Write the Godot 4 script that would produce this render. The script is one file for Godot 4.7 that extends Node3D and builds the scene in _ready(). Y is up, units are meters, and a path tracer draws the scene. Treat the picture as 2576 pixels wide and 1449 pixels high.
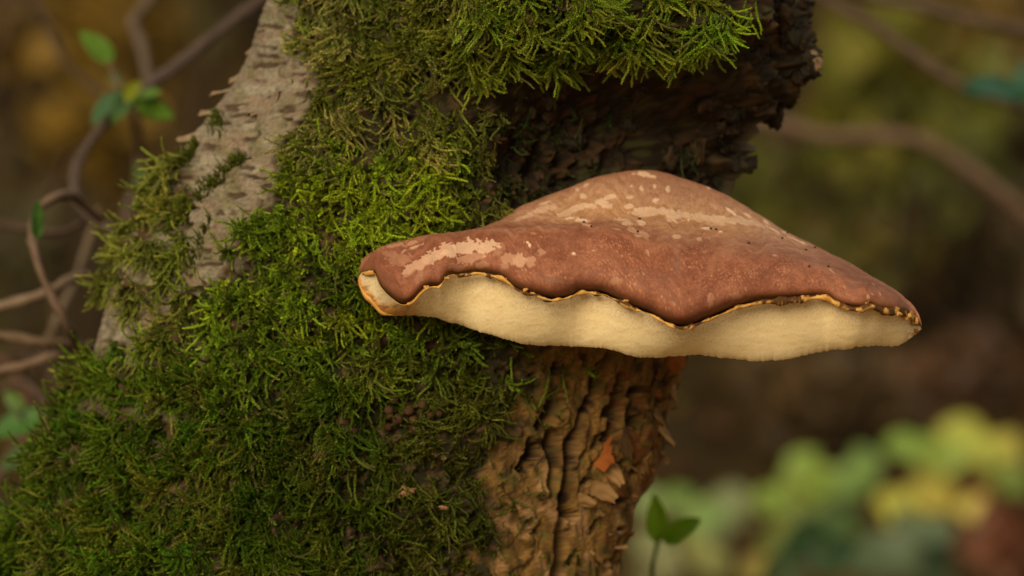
extends Node3D
# A bracket fungus on a mossy, leaning birch. Authoring unit: 1/2576 of the 0.36 m wide plane of focus.
const K := 0.36 / 2576.0
const D := 1.1
const EYE := Vector3(0, 0.55, 1.1)
const ZC := -0.11          # axis of the trunk
const RZ := 0.06           # half depth of the trunk
const KP := 0.052          # how much nearer its front reads
var rng := RandomNumberGenerator.new()
var used := {}
var M := {}

# ------------------------------------------------------------------ helpers
func at(px: float, py: float, z: float) -> Vector3:
	var s := (D - z) / D * K
	return Vector3((px - 1288.0) * s, EYE.y + (724.5 - py) * s, z)

func cv(c: Array, x: float) -> float:      # smooth curve through [x0, y0, x1, y1, ...]
	var n := c.size() / 2
	if x <= c[0]: return c[1]
	if x >= c[2 * n - 2]: return c[2 * n - 1]
	var k := 0
	while c[2 * k + 2] < x: k += 1
	var x0: float = c[2 * k]
	var x1: float = c[2 * k + 2]
	var y0: float = c[2 * k + 1]
	var y1: float = c[2 * k + 3]
	var m := (y1 - y0) / (x1 - x0)
	var m0 := m
	var m1 := m
	if k > 0: m0 = 0.5 * (m + (y0 - c[2 * k - 1]) / (x0 - c[2 * k - 2]))
	if k < n - 2: m1 = 0.5 * (m + (c[2 * k + 5] - y1) / (c[2 * k + 4] - x1))
	if k > 0 and m * (y0 - c[2 * k - 1]) <= 0.0: m0 = 0.0
	if k < n - 2 and m * (c[2 * k + 5] - y1) <= 0.0: m1 = 0.0
	var h := x1 - x0
	var t := (x - x0) / h
	var u := 1.0 - t
	return y0 * (1.0 + 2.0 * t) * u * u + h * m0 * t * u * u + y1 * t * t * (3.0 - 2.0 * t) - h * m1 * t * t * u

func ss(a: float, b: float, x: float) -> float:
	var t := clampf((x - a) / (b - a), 0.0, 1.0)
	return t * t * (3.0 - 2.0 * t)

func noise(s: int, freq: float, oct := 3, kind := FastNoiseLite.TYPE_SIMPLEX_SMOOTH) -> FastNoiseLite:
	var n := FastNoiseLite.new()
	n.seed = s
	n.noise_type = kind
	n.frequency = freq
	n.fractal_type = FastNoiseLite.FRACTAL_FBM if oct > 1 else FastNoiseLite.FRACTAL_NONE
	n.fractal_octaves = oct
	return n

func enc(c: Color) -> Color:               # linear base colour to the encoding of vertex colours
	return Color(pow(maxf(c.r, 0.0), 0.4545), pow(maxf(c.g, 0.0), 0.4545), pow(maxf(c.b, 0.0), 0.4545))

func numbered(called: String) -> String:
	if not used.has(called):
		used[called] = 0
		return called
	used[called] += 1
	return "%s_%03d" % [called, used[called]]

func tag(o: Node3D, label: String, category: String, group := "", kind := "") -> Node3D:
	if label: o.set_meta("label", label)
	if category: o.set_meta("category", category)
	if group: o.set_meta("group", group)
	if kind: o.set_meta("kind", kind)
	return o

func thing(called: String, label: String, category: String, where := Vector3.ZERO, group := "") -> Node3D:
	var o := Node3D.new()
	o.name = numbered(called)
	add_child(o)
	o.position = where
	tag(o, label, category, group)
	return o

func put(called: String, mesh: Mesh, mat: Material, parent: Node3D = null, where := Transform3D()) -> MeshInstance3D:
	var o := MeshInstance3D.new()
	o.name = numbered(called) if parent == null else called
	o.mesh = mesh
	if mat: o.material_override = mat
	o.transform = where
	(self if parent == null else parent).add_child(o, true)
	return o

func vmat(rough := 0.8, spec := 0.4) -> StandardMaterial3D:
	var m := StandardMaterial3D.new()
	m.vertex_color_use_as_albedo = true
	m.vertex_color_is_srgb = true
	m.roughness = rough
	m.metallic_specular = spec
	return m

# a grid of w x h points as one mesh; out = side of the outward normal
func grid(w: int, h: int, p: PackedVector3Array, c: PackedColorArray, wrap := false, out := 1.0) -> ArrayMesh:
	var nr := PackedVector3Array()
	nr.resize(w * h)
	for j in h:
		var ja := maxi(j - 1, 0) * w
		var jb := mini(j + 1, h - 1) * w
		for i in w:
			var ia := i - 1
			var ib := i + 1
			if wrap:
				if ia < 0: ia = w - 2
				if ib > w - 1: ib = 1
			else:
				ia = maxi(ia, 0)
				ib = mini(ib, w - 1)
			nr[j * w + i] = (p[j * w + ib] - p[j * w + ia]).cross(p[jb + i] - p[ja + i]).normalized() * out
	var ix := PackedInt32Array()
	ix.resize((w - 1) * (h - 1) * 6)
	var k := 0
	for j in h - 1:
		for i in w - 1:
			var a := j * w + i
			if out > 0:
				ix[k] = a; ix[k + 1] = a + w; ix[k + 2] = a + 1
				ix[k + 3] = a + 1; ix[k + 4] = a + w; ix[k + 5] = a + w + 1
			else:
				ix[k] = a; ix[k + 1] = a + 1; ix[k + 2] = a + w
				ix[k + 3] = a + 1; ix[k + 4] = a + w + 1; ix[k + 5] = a + w
			k += 6
	var ar := []
	ar.resize(Mesh.ARRAY_MAX)
	ar[Mesh.ARRAY_VERTEX] = p
	ar[Mesh.ARRAY_NORMAL] = nr
	if c.size(): ar[Mesh.ARRAY_COLOR] = c
	ar[Mesh.ARRAY_INDEX] = ix
	var m := ArrayMesh.new()
	m.add_surface_from_arrays(Mesh.PRIMITIVE_TRIANGLES, ar)
	return m

# a tube through points (smoothed) with radii, knobbly, tapering shut at the ends
func tube(pts: Array, rad: Array, seed_: int, ca: Color, cb: Color, sides := 10, knob := 0.12) -> ArrayMesh:
	var cu := Curve3D.new()
	for i in pts.size():
		var tan_: Vector3 = (pts[mini(i + 1, pts.size() - 1)] - pts[maxi(i - 1, 0)]) / 6.0
		cu.add_point(pts[i], -tan_, tan_)
	cu.bake_interval = 0.002
	var lng := cu.get_baked_length()
	var rmax := 0.0
	for r in rad: rmax = maxf(rmax, r)
	var n := clampi(int(lng / (rmax * 1.1)), 12, 220)
	var nz := noise(seed_, 1.0, 2)
	var p := PackedVector3Array()
	var c := PackedColorArray()
	var up := Vector3(0.3, 0.1, 1).normalized()
	for j in n + 1:
		var t := float(j) / n
		var o := cu.sample_baked(t * lng, true)
		var d := (cu.sample_baked(minf(t * lng + 0.003, lng), true) - cu.sample_baked(maxf(t * lng - 0.003, 0.0), true)).normalized()
		up = (up - d * up.dot(d)).normalized()
		var si := d.cross(up)
		var f := t * (rad.size() - 1)
		var k := mini(int(f), rad.size() - 2)
		var r: float = lerpf(rad[k], rad[k + 1], f - k)
		if j == 0 or j == n: r *= 0.05
		var bead := 1.0 + knob * nz.get_noise_2d(t * lng * 60.0, 3.0)
		for i in sides + 1:
			var a := TAU * (i % sides) / sides
			var q := nz.get_noise_3d(cos(a) * 1.4, sin(a) * 1.4, t * lng * 90.0)
			p.append(o + (up * cos(a) + si * sin(a)) * r * (bead + knob * q))
			c.append(enc(ca.lerp(cb, clampf(0.5 + 0.9 * nz.get_noise_3d(cos(a) * 2.0, sin(a) * 2.0, t * lng * 160.0), 0.0, 1.0))))
	return grid(sides + 1, n + 1, p, c, true)

# an ovate leaf along +Y, face +Z
func leaf(lng: float, wid: float, curl: float, fold: float, ca: Color, cb: Color, seed_ := 1, wavy := 0.03) -> ArrayMesh:
	var w := 9
	var h := 15
	var p := PackedVector3Array()
	var c := PackedColorArray()
	var nz := noise(seed_, 3.0, 2)
	for j in h:
		var t := float(j) / (h - 1)
		var half := wid * 0.5 * pow(sin(PI * pow(t, 0.8)), 0.75) + wid * 0.012
		for i in w:
			var u := 2.0 * i / (w - 1) - 1.0
			var x := u * half
			var z := fold * absf(u) * half - curl * lng * t * t + wavy * lng * nz.get_noise_2d(u * 0.6, t)
			p.append(Vector3(x, t * lng, z))
			var vein := 0.35 * exp(-absf(u) * 9.0) + 0.12 * (0.5 + 0.5 * sin((t * 9.0 - absf(u) * 2.0) * TAU))
			c.append(enc(ca.lerp(cb, clampf(0.45 + 0.6 * nz.get_noise_2d(u, t * 2.0) + vein, 0.0, 1.0))))
	return grid(w, h, p, c)

func lump(seed_: int, r: float, rough: float, ca: Color, cb: Color, flat_ := Vector3.ONE, w := 15, h := 10) -> ArrayMesh:
	var nz := noise(seed_, 0.9, 3)
	var p := PackedVector3Array()
	var c := PackedColorArray()
	for j in h:
		var b := PI * j / (h - 1)
		for i in w:
			var a := TAU * (i % (w - 1)) / (w - 1)
			var d := Vector3(sin(b) * cos(a), cos(b), sin(b) * sin(a))
			var q := nz.get_noise_3dv(d * 1.6)
			p.append(d * flat_ * r * (1.0 + rough * q))
			c.append(enc(ca.lerp(cb, clampf(0.5 + 1.2 * nz.get_noise_3dv(d * 3.0 + Vector3(7, 0, 0)), 0.0, 1.0))))
	return grid(w, h, p, c, true)

# a curled papery flake lying along +Y, lifting towards +Z at its free end
func flake(lng: float, wid: float, lift: float, seed_: int, ca: Color, cb: Color) -> ArrayMesh:
	var nz := noise(seed_, 1.0, 2)
	var st_p := PackedVector3Array()
	var st_c := PackedColorArray()
	var n := 7
	var m := 6
	for side in 2:
		for jj in m:
			var j := jj if side == 0 else m - 1 - jj
			var t := float(j) / (m - 1)
			for i in n:
				var u := 2.0 * i / (n - 1) - 1.0
				var half := wid * 0.5 * (1.0 - 0.55 * t * t) * (1.0 + 0.5 * nz.get_noise_2d(t * 3.0, 5.0 + signf(u)))
				var yy := t * lng * (1.0 + 0.35 * nz.get_noise_2d(u * 2.2, 9.0))
				var z := lift * t * t * lng + 0.12 * wid * (1.0 - u * u) + 0.05 * wid * nz.get_noise_2d(u * 2.0, t * 2.0) - (0.00025 if side == 1 else 0.0)
				st_p.append(Vector3(u * half, yy, z))
				st_c.append(enc(ca.lerp(cb, clampf(0.5 + nz.get_noise_2d(u * 3.0, t * 3.0 + 20.0) + (0.25 if side == 1 else 0.0), 0.0, 1.0))))
	return grid(n, 2 * m, st_p, st_c)

func basis_y(y: Vector3, face: Vector3) -> Basis:
	y = y.normalized()
	var x := y.cross(face).normalized()
	return Basis(x, y, x.cross(y))

# ------------------------------------------------------------------ the birch
const EDGE_L := [-9000, 1180, -3000, 1060, -900, 860, -80, 720, 0, 672, 100, 640, 200, 596, 300, 520, 400, 446, 500, 400, 600, 345, 700, 285, 800, 262, 900, 232, 1000, 186, 1100, 138, 1200, 90, 1300, 30, 1449, -60, 1600, -150, 2200, -420, 3600, -900, 4300, -1300]
const EDGE_R := [-9000, 1900, -3000, 1960, -900, 2010, -80, 2020, 0, 2025, 100, 2030, 150, 2035, 220, 2015, 280, 1945, 320, 1905, 380, 1890, 440, 1865, 500, 1840, 600, 1810, 700, 1780, 800, 1755, 900, 1730, 1000, 1700, 1100, 1682, 1200, 1650, 1300, 1600, 1400, 1572, 1600, 1550, 2200, 1560, 3600, 1800, 4300, 2100]
const MOSS_L := [-80, 720, 0, 735, 100, 745, 200, 768, 300, 730, 400, 690, 500, 655, 560, 605, 650, 565, 720, 520, 760, 440, 850, 330, 900, 200, 2000, -900]
const MOSS_R := [-80, 1690, 95, 1700, 125, 1640, 150, 1330, 260, 1235, 330, 1250, 400, 1310, 520, 1320, 640, 1300, 800, 1350, 880, 1310, 950, 1285, 1050, 1262, 1130, 1215, 1250, 1195, 1330, 1190, 1449, 1180, 1700, 1150]
const STRIP_L := [360, 250, 380, 470, 450, 500, 500, 512, 600, 497, 700, 510, 740, 520]     # where the left moss ends and the bare strip begins
const PITS := [[1512, 1112, 12, 20], [1535, 1150, 14, 22], [1496, 1172, 10, 14], [1560, 1172, 16, 14], [1480, 1212, 16, 10], [1655, 1015, 16, 18], [1612, 1052, 10, 16], [1690, 955, 12, 20], [1440, 1300, 14, 16], [1385, 1010, 12, 38], [1352, 1140, 10, 26], [1330, 960, 12, 20], [1400, 925, 12, 18], [1560, 960, 16, 30], [1540, 1025, 12, 20], [1582, 1118, 12, 12], [1608, 985, 18, 12], [1490, 1260, 14, 12], [1345, 1330, 12, 12], [1665, 1080, 8, 16], [1560, 1260, 16, 10], [1505, 1320, 10, 18], [1600, 1180, 10, 18], [1640, 1130, 9, 14], [1450, 1400, 12, 18], [1560, 1330, 12, 12]]
const THIN := [[1140, 240, 130, 100, 0.85], [1000, 1045, 95, 50, 0.85], [1110, 1140, 100, 120, 0.7], [865, 560, 34, 60, 0.8], [940, 320, 90, 45, 0.6], [1010, 200, 60, 60, 0.5], [350, 690, 70, 50, 0.5], [370, 815, 60, 50, 0.5], [430, 1035, 130, 40, 0.8], [830, 690, 50, 50, 0.5], [250, 1010, 80, 40, 0.7], [720, 880, 60, 50, 0.4], [1060, 1270, 60, 60, 0.6], [560, 1110, 70, 40, 0.5], [800, 520, 26, 40, 0.9], [1180, 20, 40, 30, 0.8], [900, 1330, 60, 40, 0.4]]
var T_th := PackedFloat32Array()
var T_y := PackedFloat32Array()
var T_pos := PackedVector3Array()
var T_moss := PackedFloat32Array()
var T_x := PackedFloat32Array()
var T_yy := PackedFloat32Array()

func seg_dist(x: float, y: float, x0: float, y0: float, x1: float, y1: float) -> float:
	var dx := x1 - x0
	var dy := y1 - y0
	var t := clampf(((x - x0) * dx + (y - y0) * dy) / (dx * dx + dy * dy), 0.0, 1.0)
	return Vector2(x - x0 - dx * t, y - y0 - dy * t).length()

func build_trunk(tree: Node3D) -> void:
	var nb := noise(11, 0.02, 4)            # fine grain, units of px
	var nm := noise(12, 0.0055, 3)          # mounds
	var nf := noise(13, 0.045, 3)
	var nz := noise(14, 0.012, 3)
	var nr := noise(15, 0.009, 4)
	nr.fractal_type = FastNoiseLite.FRACTAL_RIDGED
	var nfine := noise(17, 0.11, 3)
	var ncell := noise(16, 0.03, 2, FastNoiseLite.TYPE_CELLULAR)
	for i in 561: T_th.append(lerpf(-1.62, 1.62, i / 560.0))
	for i in 41: T_th.append(1.62 + (TAU - 3.24) * (i + 1) / 41.0)
	var y := -9000.0
	while y < 4300.0:
		T_y.append(y)
		if y < -160: y += maxf(24.0, (-160.0 - y) * 0.12)
		elif y < 1610: y += 3.6
		else: y += 24.0 + (y - 1610.0) * 0.06
	T_y.append(4300.0)
	var w := T_th.size()
	var h := T_y.size()
	T_pos.resize(w * h)
	T_moss.resize(w * h)
	T_x.resize(w * h)
	T_yy.resize(w * h)
	var col := PackedColorArray()
	col.resize(w * h)
	var cracks := [[1535, 880, 1490, 985], [1490, 985, 1442, 1110], [1442, 1110, 1432, 1240], [1432, 1240, 1408, 1449], [1408, 1449, 1400, 1560], [1400, 1010, 1372, 1070], [1395, 1095, 1386, 1240], [1345, 1120, 1318, 1180], [1560, 1000, 1535, 1130], [1600, 980, 1590, 1060]]
	for j in h:
		var Y := T_y[j]
		var el := cv(EDGE_L, Y)
		var er := cv(EDGE_R, Y)
		var wl := at(el, Y, ZC)
		var wr := at(er, Y, ZC)
		var cx := 0.5 * (wl.x + wr.x)
		var r := 0.5 * (wr.x - wl.x)
		var rz := lerpf(RZ, r, ss(1700.0, 3500.0, Y) * 0.9)
		var inframe := ss(-700, -200, Y)
		for i in w:
			var th := T_th[i]
			var sx := sin(th)
			var cz := cos(th)
			var k := 1.0 + KP * cz
			var X := 1288.0 + (lerpf(el, er, 0.5 + 0.5 * sx) - 1288.0) * k
			var F := 724.5 + (Y - 724.5) * k
			var front := ss(-0.1, 0.25, cz)
			var n1 := nz.get_noise_2d(X, F)
			var n2 := nb.get_noise_2d(X, F * 1.0)
			var n1v := nz.get_noise_2d(X * 0.9 + 310.0, F * 0.25)
			var n2v := nb.get_noise_2d(X * 0.9 + 310.0, F * 0.35)
			# zones
			var ml := cv(MOSS_L, F) + 22.0 * (1.0 - ss(600, 760, F)) + 75.0 * n1
			var mr := cv(MOSS_R, F) + lerpf(40.0, 110.0, ss(150, 260, F)) * n1
			var moss := ss(-14, 22, X - ml) * (1.0 - ss(-70, 60, X - mr))
			if F > 360.0 and F < 760.0:
				var sl := cv(STRIP_L, F) - 26.0 + 60.0 * n1
				moss = maxf(moss, (1.0 - ss(-30, 20, X - sl)) * ss(360, 460, F + n1 * 100.0) * (0.9 + n2))
			if F > 600 and F < 1100 and X < 480:
				moss *= ss(-0.25, 0.0, n1 * 1.3 + n2 * 0.4 + 0.32 + ss(60, 240, Vector2((X - 360.0) * 1.1, (F - 790.0) * 0.7).length()) * 0.8 - 0.5)
			moss *= ss(-0.42, -0.22, n2 * 0.7 + n1 * 0.9)
			for q in THIN:
				var ex: float = (X - q[0]) / q[2]
				var ey: float = (F - q[1]) / q[3]
				if absf(ex) < 1.5 and absf(ey) < 1.5: moss *= 1.0 - q[4] * (1.0 - ss(0.45, 1.15, sqrt(ex * ex + ey * ey) + 0.9 * n2 + 0.5 * n1))
			moss *= front
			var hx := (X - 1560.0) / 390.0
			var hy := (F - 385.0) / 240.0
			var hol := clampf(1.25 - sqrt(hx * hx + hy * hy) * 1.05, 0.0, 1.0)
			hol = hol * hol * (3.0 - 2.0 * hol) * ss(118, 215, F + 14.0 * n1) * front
			moss = maxf(moss, 0.34 * ss(0.1, 0.4, hol) * ss(-0.1, 0.25, n2 + n1))
			moss = maxf(moss, 0.3 * ss(-40, 40, X - mr) * (1.0 - ss(120, 300, X - mr)) * ss(820, 900, F) * ss(0.0, 0.25, n2 + n1))
			var ledge := ss(1060, 1300, X) * (1.0 - ss(1800, 1900, X)) * ss(-500, -50, F) * (1.0 - ss(60, 150, F)) * front
			var burl := ss(1790, 1880, X) * ss(-500, -100, F) * (1.0 - ss(420, 520, F))
			var rough := ss(0, 90, X - mr) * ss(760, 880, F)
			var birch := (1.0 - ss(-20, 40, X - ml)) * (1.0 - ss(800, 1100, F))
			# relief
			var d := 0.0
			d += moss * (0.009 * nm.get_noise_2d(X, F) + 0.005 * n1 + 0.0016 * n2)
			d += ledge * (0.024 + 0.008 * n1)
			d -= hol * 0.027
			d += hol * (0.004 * n1 + 0.005 * n1v + 0.0022 * n2)
			var lent := 0.0
			var peel := 0.0
			if birch > 0.01:
				var hl := nf.get_noise_2d(X * 0.2, F * 0.85 + 400.0) + 0.3 * n1 + 0.25 * n2
				peel = ss(0.0, 0.05, nz.get_noise_2d(X * 0.55 + 40.0, F * 1.35 + 60.0) + 0.25 * n2)
				lent = ss(0.22, 0.33, hl) * birch * ss(-0.12, 0.1, nz.get_noise_2d(X * 1.1 + 900.0, F * 0.9))
				d += birch * (0.0004 * nf.get_noise_2d(X * 0.3, F) - 0.0011 * lent * ss(0.15, 0.6, cz) + 0.002 * n1 * ss(0.0, 0.5, cz) + 0.00035 * peel)
			var crack := 0.0
			if rough > 0.01:
				var fine_ := nfine.get_noise_2d(X, F * 0.8)
				for c in cracks:
					if F > c[1] - 30 and F < c[3] + 30:
						var q := seg_dist(X + 20.0 * n1v + 7.0 * n2v, F, c[0], c[1], c[2], c[3])
						crack = maxf(crack, 1.0 - ss(5.0, 20.0, q - 9.0 * n1v - 5.0 * n2v))
				var plate := 1.0 - ss(1440, 1520, X + 0.3 * (F - 1000.0))
				var rid := nr.get_noise_2d(X * 1.3 + F * 0.35, F * 0.3)
				var deep := ss(0.4, 0.85, rid) * 0.55 * (1.0 - plate) * ss(-0.2, 0.2, n1v)
				crack = maxf(crack, deep * 0.8)
				for q in PITS:
					if absf(X - q[0]) < 40.0 and absf(F - q[1]) < 50.0:
						var ex: float = X - q[0] + 0.35 * (F - q[1])
						crack = maxf(crack, 1.0 - ss(0.6, 1.1, sqrt(pow(ex / q[2], 2.0) + pow((F - q[1]) / q[3], 2.0)) + 0.4 * fine_ + 0.9 * n2v))
				d += rough * (0.0030 * n1v * (1.0 - 0.65 * plate) + 0.0006 * n2v * (1.0 - 0.8 * plate) + 0.0002 * fine_ + (0.0009 * nf.get_noise_2d(X * 0.8, F * 0.14)) * (1.0 - 0.7 * plate) - 0.0075 * crack)
			if burl > 0.01:
				d += burl * (0.006 * n1 + 0.008 * n1v + 0.003 * n2 + 0.0035 * nf.get_noise_2d(X * 0.7, F * 0.6))
			d *= inframe
			var dir := Vector3(sx, 0, cz * rz / maxf(r, 0.01)).normalized()
			T_pos[j * w + i] = Vector3(cx + r * sx, wl.y, ZC + rz * cz) + dir * d
			T_moss[j * w + i] = moss
			T_x[j * w + i] = X
			T_yy[j * w + i] = F
			# base colours
			var grain := nf.get_noise_2d(X, F)
			var fine := nfine.get_noise_2d(X, F)
			var c1 := Color(0.022, 0.020, 0.008).lerp(Color(0.075, 0.047, 0.024), ss(-0.1, 0.35, n2 + 0.4 * fine))
			var bark := Color(0.235, 0.21, 0.16).lerp(Color(0.145, 0.127, 0.092), clampf(0.5 + 1.3 * n1 + 0.8 * grain, 0, 1))
			bark = bark.lerp(Color(0.20, 0.148, 0.102), ss(0.1, 0.5, nz.get_noise_2d(X * 0.7 + 333.0, F * 1.4)) * 0.8)
			bark = bark.lerp(Color(0.18, 0.138, 0.10), (1.0 - peel) * 0.55)
			bark = bark.lerp(Color(0.10, 0.10, 0.035), ss(0.1, 0.45, nz.get_noise_2d(X + 820.0, F * 0.6 + 90.0)) * 0.5)
			bark = bark * (1.0 + 0.55 * fine)
			bark = bark.lerp(Color(0.06, 0.04, 0.026), clampf(lent * 0.95 + ss(0.3, 0.5, grain) * 0.35, 0, 1))
			c1 = c1.lerp(bark, birch * (1.0 - moss * 0.9))
			c1 = c1.lerp(bark.lerp(c1, 0.25), ss(0.2, 0.5, 1.0 - moss) * (1.0 - ss(480, 700, X)) * ss(500, 600, F) * (1.0 - ss(1150, 1300, F)))
			var rb := Color(0.19, 0.11, 0.032).lerp(Color(0.10, 0.056, 0.016), clampf(0.5 + 1.3 * n1v + 1.0 * nf.get_noise_2d(X * 0.9, F * 0.25), 0, 1))
			rb = rb.lerp(Color(0.26, 0.155, 0.07), ss(0.05, 0.35, nz.get_noise_2d(X + 700.0, F * 0.5)) * ss(1100, 1200, F))
			rb = rb.lerp(Color(0.12, 0.042, 0.013), ss(0.12, 0.3, nz.get_noise_2d(X * 1.8 + 20.0, F * 0.9 + 500.0)) * ss(1480, 1580, X) * 0.8)
			rb = rb * (1.0 + 0.75 * fine)
			rb = rb.lerp(Color(0.075, 0.07, 0.016), ss(0.1, 0.5, nz.get_noise_2d(X * 1.4 + 50.0, F + 900.0)) * 0.7)
			rb = rb.lerp(Color(0.014, 0.008, 0.005), clampf(crack * 0.92 + ss(0.25, 0.42, nf.get_noise_2d(X * 1.1 + 33.0, F * 0.3) + 0.3 * fine) * 0.7, 0, 1))
			c1 = c1.lerp(rb, rough)
			var hb := Color(0.014, 0.009, 0.005).lerp(Color(0.042, 0.022, 0.009), ss(-0.1, 0.5, n1 + 0.5 * grain))  # hollow bark, colour darkened to stand in for shade under the ledge
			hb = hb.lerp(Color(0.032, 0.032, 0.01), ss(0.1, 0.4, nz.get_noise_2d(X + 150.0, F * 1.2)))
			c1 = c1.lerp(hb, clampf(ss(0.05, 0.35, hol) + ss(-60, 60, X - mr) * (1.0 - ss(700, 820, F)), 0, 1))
			var bb := Color(0.034, 0.024, 0.014).lerp(Color(0.018, 0.016, 0.012), clampf(0.5 + 2.0 * n2, 0, 1))
			bb = bb.lerp(Color(0.085, 0.055, 0.025), ss(0.15, 0.4, nz.get_noise_2d(X * 1.5, F * 1.5 + 70.0)) * 0.8)
			c1 = c1.lerp(bb, burl)
			c1 = c1.lerp(Color(0.16, 0.13, 0.09), 1.0 - front)
			col[j * w + i] = enc(c1)
	var me := grid(w, h, T_pos, col, false, -1.0)
	put("trunk", me, M.bark, tree, Transform3D(Basis(), -tree.position))

# position, outward normal of the trunk's surface where the row reads F and the column X
func on_trunk(X: float, F: float) -> Array:
	var w := T_th.size()
	var Y := F
	var th := 0.0
	for it in 3:
		var el := cv(EDGE_L, Y)
		var er := cv(EDGE_R, Y)
		var k := 1.0 + KP * cos(th)
		Y = 724.5 + (F - 724.5) / k
		th = asin(clampf(((X - 1288.0) / k + 1288.0 - 0.5 * (el + er)) / (0.5 * (er - el)), -0.999, 0.999))
	var fi := (th + 1.62) / 3.24 * 560.0
	var i := clampi(int(fi), 1, 558)
	var j := T_y.bsearch(Y)
	j = clampi(j - 1, 1, T_y.size() - 3)
	var fj := clampf((Y - T_y[j]) / (T_y[j + 1] - T_y[j]), 0, 1)
	fi = clampf(fi - i, 0, 1)
	var a := T_pos[j * w + i]
	var b := T_pos[j * w + i + 1]
	var c := T_pos[(j + 1) * w + i]
	var p := a + (b - a) * fi + (c - a) * fj
	var b2 := T_pos[(j - 1) * w + i + 2] - T_pos[(j - 1) * w + i - 1]
	var c2 := T_pos[(j + 2) * w + i] - T_pos[(j - 1) * w + i]
	var n := -b2.cross(c2).normalized()
	return [p, n, T_moss[j * w + i]]

# ------------------------------------------------------------------ moss
func moss_shoot(seed_: int, lng: float, bend: float, nodes: int, leaf_l: float, open: float) -> ArrayMesh:
	var r := RandomNumberGenerator.new()
	r.seed = seed_
	var p := PackedVector3Array()
	var nn := PackedVector3Array()
	var c := PackedColorArray()
	var ix := PackedInt32Array()
	var pos := Vector3.ZERO
	var dir := Vector3(0, 1, 0)
	var turn := Vector3(r.randf_range(-1, 1), 0, r.randf_range(-1, 1)).normalized()
	var step := lng / nodes
	var centre := [Vector3.ZERO]
	var dirs := [dir]
	for k in nodes:
		dir = (dir + turn * bend / nodes + Vector3(r.randf_range(-1, 1), 0, r.randf_range(-1, 1)) * 0.16).normalized()
		turn = (turn + Vector3(r.randf_range(-1, 1), r.randf_range(-1, 1), r.randf_range(-1, 1)) * 0.35).normalized()
		pos += dir * step
		centre.append(pos)
		dirs.append(dir)
	for k in nodes + 1:                    # the stem: a three-sided thread
		var t := float(k) / nodes
		var x: Vector3 = dirs[k].cross(Vector3(0.2, 0.1, 1)).normalized()
		var z: Vector3 = x.cross(dirs[k])
		for s in 3:
			var a := TAU * s / 3.0
			var o: Vector3 = x * cos(a) + z * sin(a)
			p.append(centre[k] + o * 0.00016 * (1.0 - 0.7 * t))
			nn.append(o)
			c.append(enc(Color(0.75, 0.62, 0.5)))
	for k in nodes:
		for s in 3:
			var a := k * 3 + s
			var b := k * 3 + (s + 1) % 3
			ix.append_array([a, b, a + 3, b, b + 3, a + 3])
	for k in range(1, nodes + 1):
		var t := float(k) / nodes
		for s in 3:
			var a := TAU * (s / 3.0) + k * 1.05 + r.randf_range(-0.3, 0.3)
			var d: Vector3 = dirs[k]
			var x := d.cross(Vector3(0.2, 0.1, 1)).normalized()
			var z := x.cross(d)
			var o := x * cos(a) + z * sin(a)
			var side := d.cross(o)
			var ll := leaf_l * r.randf_range(0.75, 1.2) * (1.0 - 0.3 * t)
			var ww := ll * 0.27
			var spread := open * r.randf_range(0.7, 1.3)
			var ld := (d * cos(spread) + o * sin(spread)).normalized()
			var fn := (o * cos(spread) - d * sin(spread)).normalized()
			var base: Vector3 = centre[k] - d * step * 0.6
			var q := p.size()
			p.append(base)
			p.append(base + ld * ll * 0.45 + side * ww - fn * ww * 0.1)
			p.append(base + ld * ll * 0.45 - side * ww - fn * ww * 0.1)
			p.append(base + (ld * 0.93 + d * 0.3).normalized() * ll)
			for e in 4: nn.append(fn)
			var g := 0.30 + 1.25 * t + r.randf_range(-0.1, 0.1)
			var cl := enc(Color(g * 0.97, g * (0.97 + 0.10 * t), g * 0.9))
			for e in 4: c.append(cl)
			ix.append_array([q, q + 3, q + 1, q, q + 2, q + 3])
	var ar := []
	ar.resize(Mesh.ARRAY_MAX)
	ar[Mesh.ARRAY_VERTEX] = p
	ar[Mesh.ARRAY_NORMAL] = nn
	ar[Mesh.ARRAY_COLOR] = c
	ar[Mesh.ARRAY_INDEX] = ix
	var m := ArrayMesh.new()
	m.add_surface_from_arrays(Mesh.PRIMITIVE_TRIANGLES, ar)
	return m

func spread_moss(called: String, mesh: Mesh, tr: Array, cl: Array, parent: Node3D) -> void:
	if tr.is_empty(): return
	var mm := MultiMesh.new()
	mm.transform_format = MultiMesh.TRANSFORM_3D
	mm.use_colors = true
	mm.mesh = mesh
	mm.instance_count = tr.size()
	for i in tr.size():
		mm.set_instance_transform(i, tr[i])
		mm.set_instance_color(i, cl[i])
	var o := MultiMeshInstance3D.new()
	o.name = called
	o.multimesh = mm
	o.material_override = M.moss
	o.set_meta("kind", "stuff")
	parent.add_child(o, true)

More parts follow.
